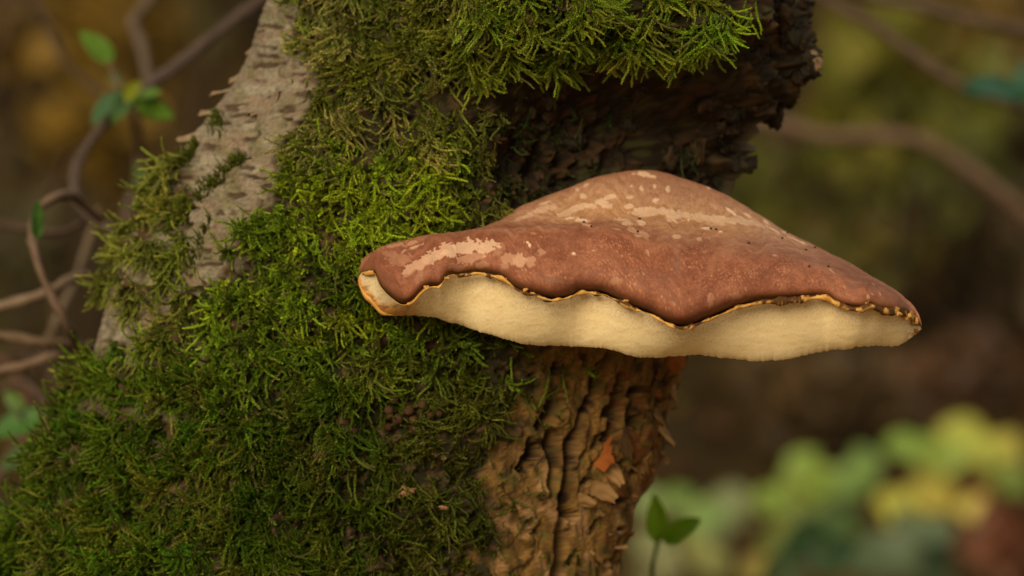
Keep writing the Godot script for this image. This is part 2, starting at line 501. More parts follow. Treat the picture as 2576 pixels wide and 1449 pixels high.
func build_moss() -> void:
	var shoots := []
	for k in 5: shoots.append(moss_shoot(100 + k, 0.0066, [0.9, 1.8, 2.6, 1.2, 3.2][k], 11, [0.0013, 0.0015, 0.0012, 0.0019, 0.0013][k], [0.5, 0.42, 0.5, 0.75, 0.45][k]))     # short and tousled
	for k in 5: shoots.append(moss_shoot(200 + k, 0.0135, [1.6, 2.4, 3.0, 3.8, 2.0][k], 24, 0.0016, 0.5))    # long and trailing
	var n1 := noise(31, 0.010, 3)
	var n2 := noise(32, 0.03, 2)
	var n3 := noise(33, 0.0045, 2)
	var cellv := noise(34, 0.021, 1, FastNoiseLite.TYPE_CELLULAR)      # tufts: each with a lean, a colour and a height of its own
	cellv.cellular_return_type = FastNoiseLite.RETURN_CELL_VALUE
	var celld := noise(34, 0.021, 1, FastNoiseLite.TYPE_CELLULAR)
	celld.cellular_return_type = FastNoiseLite.RETURN_DISTANCE
	# zones are things of their own: hanging curtain, ledge cushion, bright tuft mat, foot mat, left edge fringe
	var zones := [
		["hanging_moss", "long olive strands of moss hanging down the trunk top beside the bare birch strip", "moss"],
		["ledge_moss", "bright green moss draped over the bulging ledge above the dark hollow", "moss"],
		["moss_mat", "dense green moss mat on the trunk just left of the bracket fungus", "moss"],
		["trailing_moss", "trailing moss, cap shade painted in, covering the trunk foot below the fungus", "moss"],
		["fringe_moss", "yellowish moss fringe on the left edge of the trunk outside the bare bark", "moss"]]
	var tr := []
	var cl := []
	for z in zones.size() * 10:
		tr.append([])
		cl.append([])
	rng.seed = 5
	var count := 0
	for tries in 430000:
		var X := rng.randf_range(-120, 1880)
		var F := rng.randf_range(-110, 1590)
		var g := on_trunk(X, F)
		var ms: float = g[2]
		var zone := 2
		if F < 380 and X < 1180: zone = 0
		elif F < 200: zone = 1
		elif F > 860: zone = 3
		elif X < 520 and F > 330: zone = 4
		var a := n1.get_noise_2d(X, F)
		var b := n2.get_noise_2d(X, F)
		var c := n3.get_noise_2d(X, F)
		var wx := X + 24.0 * b + 30.0 * a
		var wy := F * 0.8 + 24.0 * n2.get_noise_2d(X + 300.0, F)
		var tuft := cellv.get_noise_2d(wx, wy)
		var t2_ := fposmod(tuft * 7.31, 1.0)
		var rise := 1.0 - ss(-1.0, -0.2, celld.get_noise_2d(wx, wy))
		var keep := ms * ms * (0.03 + 0.72 * rise * rise)
		if zone == 3: keep *= 0.8 + 0.2 * ss(1150, 900, X)
		if X > 1120 and F > 190 and F < 900: keep *= lerpf(1.0, 0.4, ss(1120, 1300, X))
		if rng.randf() > keep: continue
		var p: Vector3 = g[0]
		var n: Vector3 = g[1]
		var flow := Vector3(-0.15, -1, 0)
		var out_ := 0.45
		var lng := 0.35
		var col := Color(0.115, 0.145, 0.018)
		if zone == 0:
			flow = Vector3(-0.18 + 0.5 * a, -1, 0)
			out_ = 0.22
			lng = 0.9
			col = Color(0.15, 0.18, 0.020).lerp(Color(0.24, 0.235, 0.06), ss(0.0, 0.4, c + 0.5 * b))
			col = col.lerp(Color(0.09, 0.125, 0.012), ss(0.0, 0.4, a))
		elif zone == 1:
			flow = Vector3(0.1 * sin(X * 0.02) + 0.4 * a, -1, 0)
			out_ = 0.22
			lng = 0.75
			col = Color(0.10, 0.16, 0.010).lerp(Color(0.17, 0.20, 0.02), ss(-0.2, 0.4, b))
			if X > 1640: col = Color(0.13, 0.22, 0.008)
		elif zone == 2:
			flow = Vector3(-0.3 + 1.4 * a, -0.5 + 1.6 * b, 0)
			out_ = 0.7
			lng = 0.3
			col = Color(0.085, 0.135, 0.008).lerp(Color(0.215, 0.305, 0.014), ss(-0.15, 0.35, a + 0.6 * (1.0 - ss(60, 260, Vector2(X - 980.0, F - 530.0).length()))))
			col = col.lerp(Color(0.09, 0.085, 0.02), ss(1080, 1280, X) * 0.8)
		elif zone == 3:
			flow = Vector3(-0.75 + 0.9 * a, -0.6 + 0.8 * b, 0)
			if X > 900: flow = Vector3(-0.5 + 1.5 * b, -0.55 + 1.5 * a, 0)
			out_ = 0.55
			lng = 0.55 if X < 900 else 0.3
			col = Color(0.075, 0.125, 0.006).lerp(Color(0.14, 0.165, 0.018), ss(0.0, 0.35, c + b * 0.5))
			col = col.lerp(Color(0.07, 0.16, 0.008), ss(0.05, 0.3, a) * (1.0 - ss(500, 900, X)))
			col = col.lerp(Color(0.08, 0.08, 0.012), ss(900, 1180, X) * 0.6) * lerpf(1.0, lerpf(0.85, 0.62, ss(500, 800, X)), ss(840, 1060, F + 120.0 * a))  # browner to the right; the dimming lower down is painted cap shade
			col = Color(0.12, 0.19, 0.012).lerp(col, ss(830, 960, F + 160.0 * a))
		else:
			flow = Vector3(-0.4 + a, -0.7 + b, 0)
			out_ = 0.5
			lng = 0.35
			col = Color(0.17, 0.19, 0.03).lerp(Color(0.12, 0.16, 0.018), ss(-0.2, 0.3, a))
		flow += Vector3(cos(t2_ * TAU), sin(t2_ * TAU), 0) * (0.75 if zone == 2 or zone == 3 else 0.28)
		out_ *= 0.5 + 0.8 * rise
		col = col * (0.95 + 0.75 * fposmod(tuft * 3.7, 1.0))
		col = col.lerp(Color(col.r * 1.25, col.g, col.b), fposmod(tuft * 11.3, 1.0))
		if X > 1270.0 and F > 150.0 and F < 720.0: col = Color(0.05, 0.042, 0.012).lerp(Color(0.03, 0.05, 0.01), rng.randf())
		var wild := 0.36 if zone != 1 and zone != 0 else 0.2
		var v := rng.randf()
		col = col.lerp(Color(0.17, 0.13, 0.05), 0.75 if v < 0.06 else 0.0) * rng.randf_range(0.75, 1.25)
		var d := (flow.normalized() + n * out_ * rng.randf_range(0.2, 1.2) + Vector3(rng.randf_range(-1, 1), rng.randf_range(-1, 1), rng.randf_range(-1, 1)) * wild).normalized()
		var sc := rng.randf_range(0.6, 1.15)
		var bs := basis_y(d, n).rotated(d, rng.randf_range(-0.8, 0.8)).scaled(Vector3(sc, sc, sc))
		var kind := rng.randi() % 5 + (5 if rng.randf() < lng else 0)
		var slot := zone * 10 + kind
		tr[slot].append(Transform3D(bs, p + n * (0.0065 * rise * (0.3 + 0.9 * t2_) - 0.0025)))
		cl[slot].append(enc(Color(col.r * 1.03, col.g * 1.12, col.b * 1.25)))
		count += 1
	for z in zones.size():
		var o := thing(zones[z][0], zones[z][1], zones[z][2])
		o.set_meta("kind", "stuff")
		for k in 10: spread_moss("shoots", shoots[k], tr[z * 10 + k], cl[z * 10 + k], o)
	print("moss shoots ", count)
	# two mossy ridges creeping up over the bare strip
	for e in [[425, 548, 605, 402, "thin diagonal ridge of moss crossing the bare birch strip"], [385, 520, 492, 375, "short steep ridge of moss at the left edge of the bare birch strip"], [450, 760, 520, 560, "faint ridge of moss low on the bare birch strip"], [534, 335, 548, 300, "single tiny tuft of moss high on the bare birch bark"]]:
		var o := thing("moss_ridge", e[4], "moss")
		o.set_meta("kind", "stuff")
		var t2 := [[], []]
		var c2 := [[], []]
		var m: int = 480 if e[4].begins_with("thin") or e[4].begins_with("short") else 90
		for i in m:
			var t := rng.randf()
			var wd := lerpf(26.0, 6.0, t)
			var g := on_trunk(lerpf(e[0], e[2], t) + rng.randf_range(-wd, wd), lerpf(e[1], e[3], t) + rng.randf_range(-wd, wd))
			var d: Vector3 = (Vector3(e[2] - e[0], e[1] - e[3], 0).normalized() * 1.2 + g[1] * 0.5 + Vector3(rng.randf_range(-1, 1), rng.randf_range(-1, 1), 0) * 0.4).normalized()
			var k := i % 2
			var sc := rng.randf_range(0.55, 0.95)
			t2[k].append(Transform3D(basis_y(d, g[1]).scaled(Vector3.ONE * sc), g[0] - g[1] * 0.0005))
			c2[k].append(enc(Color(0.12, 0.15, 0.02) * rng.randf_range(0.7, 1.2)))
		for k in 2: spread_moss("shoots", shoots[k], t2[k], c2[k], o)

# ------------------------------------------------------------------ the bracket fungus
const RIM := [899, 706, 905, 691, 925, 687, 943, 686, 959, 716, 985, 745, 1022, 766, 1042, 760, 1070, 731, 1090, 722, 1108, 722, 1130, 694, 1160, 692, 1202, 687, 1239, 692, 1265, 700, 1301, 728, 1355, 746, 1391, 754, 1433, 746, 1450, 737, 1508, 739, 1541, 754, 1583, 774, 1625, 791, 1650, 806, 1683, 821, 1700, 824, 1760, 805, 1830, 776, 1890, 760, 1919, 758, 1999, 751, 2035, 746, 2063, 748, 2079, 762, 2119, 776, 2139, 777, 2165, 768, 2185, 777, 2219, 781, 2244, 782, 2274, 789, 2298, 800, 2318, 824]
const TOP := [899, 704, 905, 667, 915, 647, 939, 630, 972, 615, 1022, 602, 1072, 593, 1155, 583, 1197, 575, 1230, 563, 1275, 540, 1308, 521, 1375, 494, 1441, 469, 1491, 450, 1541, 437, 1583, 431, 1625, 429, 1666, 432, 1704, 440, 1760, 457, 1827, 483, 1894, 521, 1944, 552, 1994, 583, 2044, 607, 2106, 638, 2135, 652, 2202, 692, 2252, 722, 2285, 751, 2307, 781, 2316, 808, 2318, 822]
const LOW := [899, 708, 905, 725, 914, 744, 932, 763, 955, 785, 975, 792, 1014, 793, 1039, 793, 1080, 797, 1114, 804, 1200, 832, 1275, 854, 1308, 863, 1350, 869, 1400, 870, 1451, 872, 1530, 880, 1590, 896, 1650, 900, 1700, 895, 1750, 893, 1800, 899, 1850, 905, 1910, 908, 1960, 905, 2020, 893, 2080, 881, 2120, 878, 2169, 871, 2220, 870, 2260, 868, 2285, 853, 2300, 842, 2318, 828]
const FRONT := [899, -0.0365, 940, -0.026, 1030, -0.008, 1110, -0.0068, 1180, -0.011, 1300, -0.0044, 1390, 0.0004, 1470, -0.0038, 1600, 0.004, 1695, 0.01, 1800, 0.004, 1950, -0.0032, 2050, -0.0056, 2140, -0.002, 2230, -0.0116, 2280, -0.023, 2318, -0.035]
const BACK := [899, -0.0385, 940, -0.044, 1000, -0.051, 1200, -0.05505, 1640, -0.06702, 1900, -0.06223, 2100, -0.05386, 2250, -0.0476, 2318, -0.03264]
const FOLD := [899, 690, 960, 618, 1150, 586, 1250, 579, 1400, 571, 1500, 567, 1600, 580, 1700, 602, 1850, 612, 2000, 642, 2150, 700, 2250, 745, 2318, 822]
const NX := 760
var C_x := PackedFloat32Array()        # column -> reading in px
var C_top := PackedVector3Array()
var C_nt := 0

func sect(cq: Array, ch: Array, s: float) -> Vector2:      # Catmull-Rom through (q, h)
	var n := cq.size()
	var f := clampf(s, 0.0, 1.0) * (n - 1)
	var k := mini(int(f), n - 2)
	var t := f - k
	var a := maxi(k - 1, 0)
	var e := mini(k + 2, n - 1)
	return Vector2(cubic_interpolate(cq[k], cq[k + 1], cq[a], cq[e], t), cubic_interpolate(ch[k], ch[k + 1], ch[a], ch[e], t))

func build_fungus() -> void:
	var fungus := thing("bracket_fungus", "broad brown bracket fungus with cream underside jutting from the birch trunk", "fungus", at(1640, 700, -0.10))
	var org := fungus.position
	var n1 := noise(51, 0.006, 3)
	var n2 := noise(52, 0.03, 3)
	var n3 := noise(53, 0.11, 2)
	var streak := noise(54, 1.0, 1, FastNoiseLite.TYPE_CELLULAR)
	streak.cellular_return_type = FastNoiseLite.RETURN_DISTANCE
	streak.cellular_jitter = 1.0
	var reti := noise(55, 0.055, 1, FastNoiseLite.TYPE_CELLULAR)
	reti.cellular_return_type = FastNoiseLite.RETURN_DISTANCE2_SUB
	for i in NX:
		var t := float(i) / (NX - 1)
		C_x.append(lerpf(899.5, 2317.6, lerpf(t, 0.5 - 0.5 * cos(PI * t), 0.35)))
	# ---- upper skin: rows from just under the rim, up the front, over the dome and down its back
	var srow := PackedFloat32Array()
	for k in 250: srow.append(k / 249.0 * 0.86)
	for k in 14: srow.append(0.86 + 0.14 * (k + 1) / 14.0)
	C_nt = srow.size()
	var p := PackedVector3Array()
	p.resize(NX * C_nt)
	var yp := PackedFloat32Array()
	yp.resize(NX * C_nt)
	var hh := PackedFloat32Array()
	hh.resize(NX * C_nt)
	for i in NX:
		var X := C_x[i]
		var rimy := cv(RIM, X)
		var topy := minf(cv(TOP, X), rimy - 1.0)
		var zf := cv(FRONT, X)
		var zb := cv(BACK, X)
		var xw := at(X, 0, -0.034).x
		var y0 := at(X, rimy, zf).y
		var y1 := at(X, topy, zb).y
		var hp := clampf((rimy - cv(FOLD, X)) / (rimy - topy), 0.15, 0.97)
		var lin := ss(1470, 1660, X)
		var dip := -0.02 * ss(1150, 1250, X) * (1.0 - lin)
		var q1 := 1.0 - hp
		var thick := minf(0.010, (y1 - y0) * 0.22) / maxf(zf - zb, 0.004)
		var cq := [thick * 0.9, -thick * 0.35, -thick * 0.5, 0.02, 0.14, 0.32, 0.5, 0.68, 0.85, 1.0, 1.1, 1.25]
		var ch := [-0.004, 0.10 * hp, 0.30 * hp, 0.56 * hp, 0.82 * hp, hp, hp + dip + lerpf(0.04, 0.22, lin) * q1, hp + lerpf(0.36, 0.50, lin) * q1, hp + 0.80 * q1, 1.0, 0.93, 0.5]
		for j in C_nt:
			var v := sect(cq, ch, srow[j])
			var h := minf(v.y, 1.0)
			var yy := lerpf(y0, y1, h)
			p[j * NX + i] = Vector3(xw, yy, lerpf(zf, zb, v.x))
			yp[j * NX + i] = lerpf(rimy, topy, h)
			hh[j * NX + i] = v.y
	# marks on the skin: peeling pale patches (0), faint blotches (1), white flecks (2), dark smears (3)
	var marks := PackedFloat32Array()
	marks.resize(NX * C_nt)
	var dark := PackedFloat32Array()
	dark.resize(NX * C_nt)
	var blobs := [
		[1060, 668, 50, 14, -0.45, 0.95], [1105, 643, 50, 16, -0.5, 0.96], [1165, 628, 56, 18, -0.22, 0.97], [1222, 625, 32, 18, -0.1, 0.97], [1190, 650, 40, 14, -0.3, 0.8], [1040, 688, 24, 6, -0.6, 0.7],
		[1283, 655, 22, 14, 0.1, 0.9], [1308, 658, 18, 16, 0.2, 0.95], [1332, 662, 12, 14, 0.3, 0.9], [1270, 672, 14, 9, -0.6, 0.6],
		[1000, 618, 30, 5, -0.2, 0.7], [1040, 616, 22, 5, -0.25, 0.9], [1050, 624, 26, 4, -0.4, 0.95], [1020, 635, 12, 5, -0.5, 0.9], [1010, 655, 34, 16, -0.1, 0.45], [985, 640, 20, 9, 0, 0.35],
		[1255, 630, 20, 13, -0.7, 0.45], [1152, 672, 18, 10, 0, 0.35], [1215, 668, 14, 11, 0, 0.5], [1060, 700, 10, 16, 0.3, 0.35],
		[1326, 617, 5, 4, 0.5, 1.0], [1331, 623, 4, 6, 0, 1.0], [1361, 640, 10, 9, 0.3, 0.75], [1341, 592, 9, 3.5, 0.1, 0.6], [1439, 644, 7, 5, 0.3, 1.0], [1492, 637, 6, 2, 0.1, 0.9], [1538, 710, 12, 12, 0, 0.6], [1619, 642, 4, 9, -0.5, 0.8], [1607, 690, 2.5, 7, -0.5, 0.9], [1768, 757, 9, 19, 0.1, 0.55], [1830, 747, 16, 7, 0.2, 0.4],
		[1625, 440, 26, 6, 0.1, 0.9], [1648, 446, 14, 5, 0.1, 0.8], [1594, 470, 3, 4, 0, 0.9], [1618, 477, 5, 10, -0.2, 0.9], [1653, 473, 4, 6, 0, 0.8], [1687, 480, 6, 9, 0.2, 0.9], [1654, 509, 10, 6, -0.6, 0.9], [1588, 499, 11, 6, 0, 0.7], [1586, 525, 13, 7, 0, 0.7], [1470, 495, 9, 7, 0, 0.7], [1455, 480, 7, 6, -0.4, 0.6], [1478, 468, 10, 4, -0.6, 0.7],
		[1455, 525, 26, 9, -0.35, 0.65], [1490, 520, 18, 8, 0, 0.75], [1515, 512, 20, 8, 0.2, 0.8], [1525, 503, 16, 6, -0.2, 0.8], [1545, 497, 14, 6, 0.1, 0.75], [1530, 522, 16, 7, 0, 0.75], [1425, 540, 26, 8, -0.3, 0.55], [1365, 530, 40, 8, -0.3, 0.5], [1375, 512, 20, 4, -0.35, 0.55], [1395, 527, 14, 5, -0.4, 0.5], [1320, 548, 30, 5, -0.3, 0.5],
		[1620, 540, 30, 13, 0, 0.7], [1655, 537, 34, 10, 0.1, 0.7], [1690, 548, 26, 16, 0.3, 0.75], [1725, 545, 30, 9, 0.1, 0.7], [1765, 552, 40, 11, 0.1, 0.55], [1815, 556, 36, 10, 0.15, 0.65], [1870, 558, 34, 10, 0.2, 0.55], [1912, 565, 24, 7, 0.4, 0.5], [1800, 566, 30, 8, 0.1, 0.4],
		[1433, 554, 17, 4, -0.2, 0.95], [1466, 559, 17, 5, 0.05, 1.0], [1476, 572, 16, 4, 0.15, 0.8], [1565, 560, 22, 5, 0.25, 0.65], [1575, 570, 20, 5, 0.1, 0.95], [1608, 568, 14, 6, 0.2, 0.95], [1545, 583, 12, 3, 0.15, 0.6], [1585, 587, 18, 6, 0.35, 0.7], [1612, 598, 17, 9, 0.4, 0.7], [1600, 602, 11, 4, 0.3, 0.95],
		[1694, 605, 13, 5, 0.05, 0.75], [1751, 609, 8, 4, 0.1, 0.75], [1772, 581, 16, 4, 0.1, 1.0], [1809, 590, 6, 3, 0, 1.0], [1733, 558, 5, 4, 0, 1.0], [1760, 641, 6, 4, 0, 0.4],
		[1848, 537, 18, 4, 0.6, 1.0], [1893, 545, 14, 4, 0.55, 0.8], [1940, 560, 12, 3.5, 0.5, 0.75], [1955, 580, 18, 3.5, 0.55, 0.95], [2015, 606, 32, 4, 0.42, 1.0], [1850, 566, 6, 3, 0.6, 0.9], [1795, 475, 9, 3, 0.6, 0.8], [1987, 586, 14, 3, 0.5, 0.7], [1937, 646, 8, 3, 0.2, 0.8], [2078, 686, 10, 2.5, 0.8, 0.85], [2101, 724, 6, 2, 0.9, 0.8], [2182, 714, 5, 2.5, 0.8, 0.9], [2158, 749, 5, 7, -0.3, 0.9], [2193, 742, 4, 9, -0.15, 0.9], [2170, 742, 7, 3, 0.8, 0.7]]
	var pit := [[1690, 668, 14, 34, -0.1, 0.5], [1640, 585, 9, 3, 0, 0.6], [2120, 722, 26, 10, 0.7, 0.5], [1385, 705, 60, 7, 0.15, 0.4], [1620, 700, 80, 24, 0.3, 0.25], [1030, 600, 30, 8, -0.3, 0.4]]
	for set_ in 2:
		for b in (blobs if set_ == 0 else pit):
			var co := cos(-b[4])
			var si := sin(-b[4])
			var reach: float = maxf(b[2], b[3]) * 1.5 + 3.0
			for i in NX:
				var dx: float = C_x[i] - b[0]
				if absf(dx) > reach: continue
				for j in C_nt - 26:
					var dy: float = yp[j * NX + i] - b[1]
					if absf(dy) > reach: continue
					var u: float = (dx * co - dy * si) / b[2]
					var v: float = (dx * si + dy * co) / b[3]
					var q := sqrt(u * u + v * v)
					if set_ == 0:
						var soft := maxf(0.10, 1.6 / minf(b[2], b[3]))
						var e: float = (1.0 - ss(1.0 - soft, 1.0 + soft * 0.4, q + 0.55 * n2.get_noise_2d(C_x[i] * 1.3, yp[j * NX + i] * 1.8) + 0.25 * n3.get_noise_2d(C_x[i], yp[j * NX + i]))) * b[5]
						marks[j * NX + i] = maxf(marks[j * NX + i], e)
					else:
						dark[j * NX + i] = maxf(dark[j * NX + i], (1.0 - ss(0.3, 1.1, q + 0.4 * n2.get_noise_2d(C_x[i], yp[j * NX + i]))) * b[5])
	var c := PackedColorArray()
	c.resize(NX * C_nt)
	for i in NX:
		var X := C_x[i]
		var rimy := cv(RIM, X)
		var topy := cv(TOP, X)
		var foldy := cv(FOLD, X)
		var run := 0.0
		for j in C_nt:
			var id := j * NX + i
			var Y := yp[id]
			if j > 0: run += (p[id] - p[id - NX]).length() / K
			var pos := p[id]
			var a := n1.get_noise_2d(X, run)
			var b := n2.get_noise_2d(X, run * 0.8)
			var g := n3.get_noise_2d(X, run)
			var sx := X + (X - 1690.0) * 0.25 * clampf((Y - 560.0) / 200.0, -0.4, 1.2)      # streaks fan out from the attachment
			var brown := Color(0.205, 0.069, 0.037).lerp(Color(0.265, 0.102, 0.058), clampf(0.5 + 1.2 * a + 0.5 * b, 0, 1))
			# the skin wears paler towards the dome and amber in the saddle
			var past := foldy - Y + 26.0 * a
			var wide := lerpf(1.0, 2.2, ss(1480, 1640, X))
			var pale := ss(-24 * wide, 30 * wide, past) * ss(1120, 1330, X) * (1.0 - ss(1960, 2130, X))
			var worn := Color(0.38, 0.20, 0.122).lerp(Color(0.43, 0.25, 0.165), clampf(0.5 + 1.3 * b, 0, 1))
			var amber := ss(0, 16, past) * (1.0 - ss(45, 95, past)) * ss(1330, 1460, X) * (1.0 - ss(1850, 1960, X))
			if amber > 0.0 or pale > 0.1:
				var net := reti.get_noise_2d(X, run * 0.75)
				worn = worn.lerp(Color(0.44, 0.245, 0.10), amber * 0.28 + 0.25 * amber * ss(-0.9, -0.4, net))
				worn = worn.lerp(Color(0.34, 0.17, 0.085), 0.5 * ss(-0.75, -0.98, net) * pale)
			var dome := ss(70, 150, past)
			worn = worn.lerp(Color(0.30, 0.145, 0.092), dome * (0.65 + 0.5 * b))
			brown = brown.lerp(worn, pale)
			var crown := (1.0 - ss(0.0, 26.0, Y - topy))
			brown = brown.lerp(Color(0.33, 0.15, 0.085), crown * 0.55)
			# small pale radial streaks on the front face
			var face := ss(8, 50, -past) * ss(12, 45, rimy - Y) * ss(1060, 1180, X) * (1.0 - ss(2060, 2200, X))
			if face > 0.02:
				var sq := streak.get_noise_2d(sx * 0.115, run * 0.062)
				var dens := ss(-0.15, 0.35, n1.get_noise_2d(X * 1.6 + 500.0, run * 1.6))
				brown = brown.lerp(Color(0.48, 0.235, 0.13), face * (0.3 + 0.7 * dens) * 0.9 * (1.0 - ss(-0.93, -0.72, sq)))
			brown = brown * (1.0 + 0.30 * g + 0.18 * b)
			brown = brown.lerp(Color(0.15, 0.052, 0.03), ss(0.15, 0.5, n1.get_noise_2d(X * 0.8 + 90.0, run * 2.0)) * 0.45 * (1.0 - pale))
			brown = brown.lerp(Color(0.20, 0.10, 0.075), dark[id])
			# scorched edge beside the torn rim
			var edge := (1.0 - ss(2.0, 26.0 + 12.0 * b, rimy - Y)) if hh[id] < 0.5 else 0.0
			brown = brown.lerp(Color(0.16, 0.066, 0.02), edge * 0.75)
			edge = (1.0 - ss(0.0, 10.0 + 6.0 * b, rimy - Y)) if hh[id] < 0.5 else 0.0
			brown = brown.lerp(Color(0.055, 0.024, 0.009), edge * 0.7)
			var mk := marks[id]
			var light := Color(0.41, 0.215, 0.135).lerp(Color(0.66, 0.46, 0.33), ss(0.93, 1.0, mk)).lerp(Color(0.70, 0.50, 0.36), pale * 0.85)
			light = light * (1.0 + 0.12 * g + 0.10 * b)
			brown = brown.lerp(light, clampf(mk * 1.05, 0, 1))
			c[id] = enc(brown)
			# relief of the skin
			var up := 0.00028 * ss(0.2, 0.8, mk) + 0.0005 * a + 0.00006 * b + 0.00003 * g - 0.0006 * dark[id]
			p[id] = pos + Vector3(0, 0.8, 0.6) * up * ss(0.0, 0.06, absf(hh[id])) * ss(0, 30, minf(X - 899.0, 2318.0 - X))
	for k in p.size(): p[k] -= org
	C_top = p
	put("cap", grid(NX, C_nt, p, c, false, 1.0), M.cap, fungus)
	# ---- pore surface
	var nu := 110
	var q := PackedVector3Array()
	q.resize(NX * nu)
	var cu := PackedColorArray()
	cu.resize(NX * nu)
	var pores := noise(56, 0.16, 1, FastNoiseLite.TYPE_CELLULAR)
	pores.cellular_return_type = FastNoiseLite.RETURN_DISTANCE
	for i in NX:
		var X := C_x[i]
		var rimy := cv(RIM, X)
		var lowy := maxf(cv(LOW, X), rimy + 1.0)
		var nick := (2.2 * n3.get_noise_2d(X * 0.7, 3.0) + 2.6 * n2.get_noise_2d(X * 0.7, 9.0)) * K
		var zf := cv(FRONT, X)
		var zb := cv(BACK, X)
		var xw := at(X, 0, -0.034).x
		var reach := minf(0.019, (zf - zb) * 0.45)
		var zl := lerpf(zf, 0.2 * (cv(FRONT, X - 170.0) + cv(FRONT, X - 85.0) + zf + cv(FRONT, X + 85.0) + cv(FRONT, X + 170.0)), ss(1060, 1250, X) * (1.0 - ss(1950, 2150, X)))
		zl -= reach
		var y0 := at(X, rimy, zf).y
		var y1 := at(X, lowy, zl).y
		for j in nu:
			var t := float(j) / (nu - 1)
			var pos: Vector3
			var Y := rimy
			if t < 0.8:
				var s := t / 0.8
				var dn := 0.06 * s + 0.94 * (1.0 - pow(1.0 - s, 1.55))
				pos = Vector3(xw, lerpf(y0, y1, dn), lerpf(zf - 0.0022 * ss(0, 0.05, zf - zb), zl, s))
				Y = lerpf(rimy, lowy, dn)
				pos.y -= nick * s * s * s * s * s * s
			else:
				var s := (t - 0.8) / 0.2
				pos = Vector3(xw, lerpf(y1 - nick, lerpf(y0, y1, 0.45), s * s), lerpf(zl, lerpf(zf, zb, 1.05), s))
				Y = lowy
			var a := n1.get_noise_2d(X * 1.5, Y * 3.0)
			var b := n2.get_noise_2d(X * 0.9 + Y * 0.5, Y * 1.6)
			var g := n3.get_noise_2d(X, Y)
			var pr := pores.get_noise_2d(X * 1.1, Y * 0.7)
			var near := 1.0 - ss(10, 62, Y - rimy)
			var hole := 1.0 - ss(-0.95, -0.72, pr)
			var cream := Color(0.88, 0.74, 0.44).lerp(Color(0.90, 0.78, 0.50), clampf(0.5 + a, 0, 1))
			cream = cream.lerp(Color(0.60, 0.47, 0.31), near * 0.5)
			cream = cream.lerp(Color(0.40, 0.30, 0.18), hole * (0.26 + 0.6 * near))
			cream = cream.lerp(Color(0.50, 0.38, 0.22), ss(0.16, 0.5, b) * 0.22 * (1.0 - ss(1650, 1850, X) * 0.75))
			cream = cream.lerp(Color(0.55, 0.36, 0.14), ss(0.3, 0.55, n2.get_noise_2d(X * 0.5 + 70.0, Y * 2.2 + 40.0)) * 0.15)
			cream *= 1.0 + 0.05 * g
			# rusty outer edge at the left end
			var rust := (1.0 - ss(970, 1110, X)) * ss(-46, -12, Y - lowy + 12.0 * b + 8.0 * g)
			cream = cream.lerp(Color(0.62, 0.27, 0.045).lerp(Color(0.30, 0.13, 0.03), ss(0.1, 0.35, b)), clampf(rust, 0, 1) * 0.9)
			var rust2 := ss(2255, 2300, X) * ss(-0.1, 0.2, b + 0.1)
			cream = cream.lerp(Color(0.35, 0.17, 0.04), rust2 * 0.8)
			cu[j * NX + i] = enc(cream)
			q[j * NX + i] = pos - org + Vector3(0, -1, 0.7) * (0.00012 * a * ss(0.02, 0.2, t) + 0.00003 * b - 0.00006 * hole * (0.2 + near)) * ss(0, 40, minf(X - 899.0, 2318.0 - X))
	put("pore_surface", grid(NX, nu, q, cu, false, -1.0), M.pore, fungus)
	# ---- torn rim: a ragged band along the edge, thick and dark at the right
	for part in 2:
		var x0 := 905.0 if part == 0 else 902.0
		var x1 := 2314.0 if part == 0 else 1092.0
		var n := 1100 if part == 0 else 220
		var ns := 9
		var rp := PackedVector3Array()
		var rc := PackedColorArray()
		for j in n:
			var X := lerpf(x0, x1, float(j) / (n - 1))
			var zf := cv(FRONT, X)
			var yy := cv(RIM, X)
			var z := zf + 0.0012
			var thick := 3.6 + 3.0 * ss(-0.2, 0.5, n2.get_noise_2d(X * 0.8, 77.0)) + 4.0 * n1.get_noise_2d(X * 2.0, 7.0)
			thick += 3.0 * ss(1860, 1980, X) + 4.0 * ss(2200, 2260, X) - 2.0 * ss(1330, 1370, X) * (1.0 - ss(1420, 1450, X))
			if X > 943.0 and X < 1030.0: thick *= 0.25
			if part == 1:
				yy = cv(LOW, X) - 7.0
				z = cv(FRONT, X) - minf(0.019, (zf - cv(BACK, X)) * 0.45) + 0.001
				thick = 8.0 * (1.0 - ss(1040, 1092, X))
			thick = maxf(thick, 1.2) * ss(0, 0.02, minf(float(j) / n, 1.0 - float(j) / n) + 0.004)
			var ctr := Vector3(at(X, 0, -0.034).x, at(X, yy + 1.0, zf).y if part == 0 else at(X, yy, z).y, z) - org
			var kind := n1.get_noise_2d(X * 1.6, 31.0)
			for s in ns + 1:
				var a := TAU * (s % ns) / ns
				var rag := 1.0 + 0.7 * n1.get_noise_3d(X * 2.6, cos(a) * 50.0, sin(a) * 50.0) + 0.6 * n2.get_noise_3d(X * 0.8, cos(a) * 12.0, sin(a) * 12.0)
				var rr := thick * K * maxf(rag, 0.15)
				rp.append(ctr + Vector3(0, cos(a) * rr, sin(a) * minf(rr, 0.0011) * 1.1))
				var v := n2.get_noise_3d(X * 1.2, cos(a) * 9.0, sin(a) * 9.0 + 40.0) + 0.8 * kind
				var ochre := Color(0.48, 0.24, 0.05).lerp(Color(0.66, 0.40, 0.12), clampf(0.5 + 1.5 * n2.get_noise_2d(X * 1.2, s * 9.0), 0, 1))
				var shade := ss(0.02, 0.28, v + 0.32 * ss(1850, 1960, X) - 0.1 + (0.25 if cos(a) > 0.75 else 0.0))
				if part == 1: shade *= 0.4
				rc.append(enc(ochre.lerp(Color(0.085, 0.038, 0.012), shade)))
		put("torn_rim", grid(ns + 1, n, rp, rc, true, 1.0), M.rim, fungus)
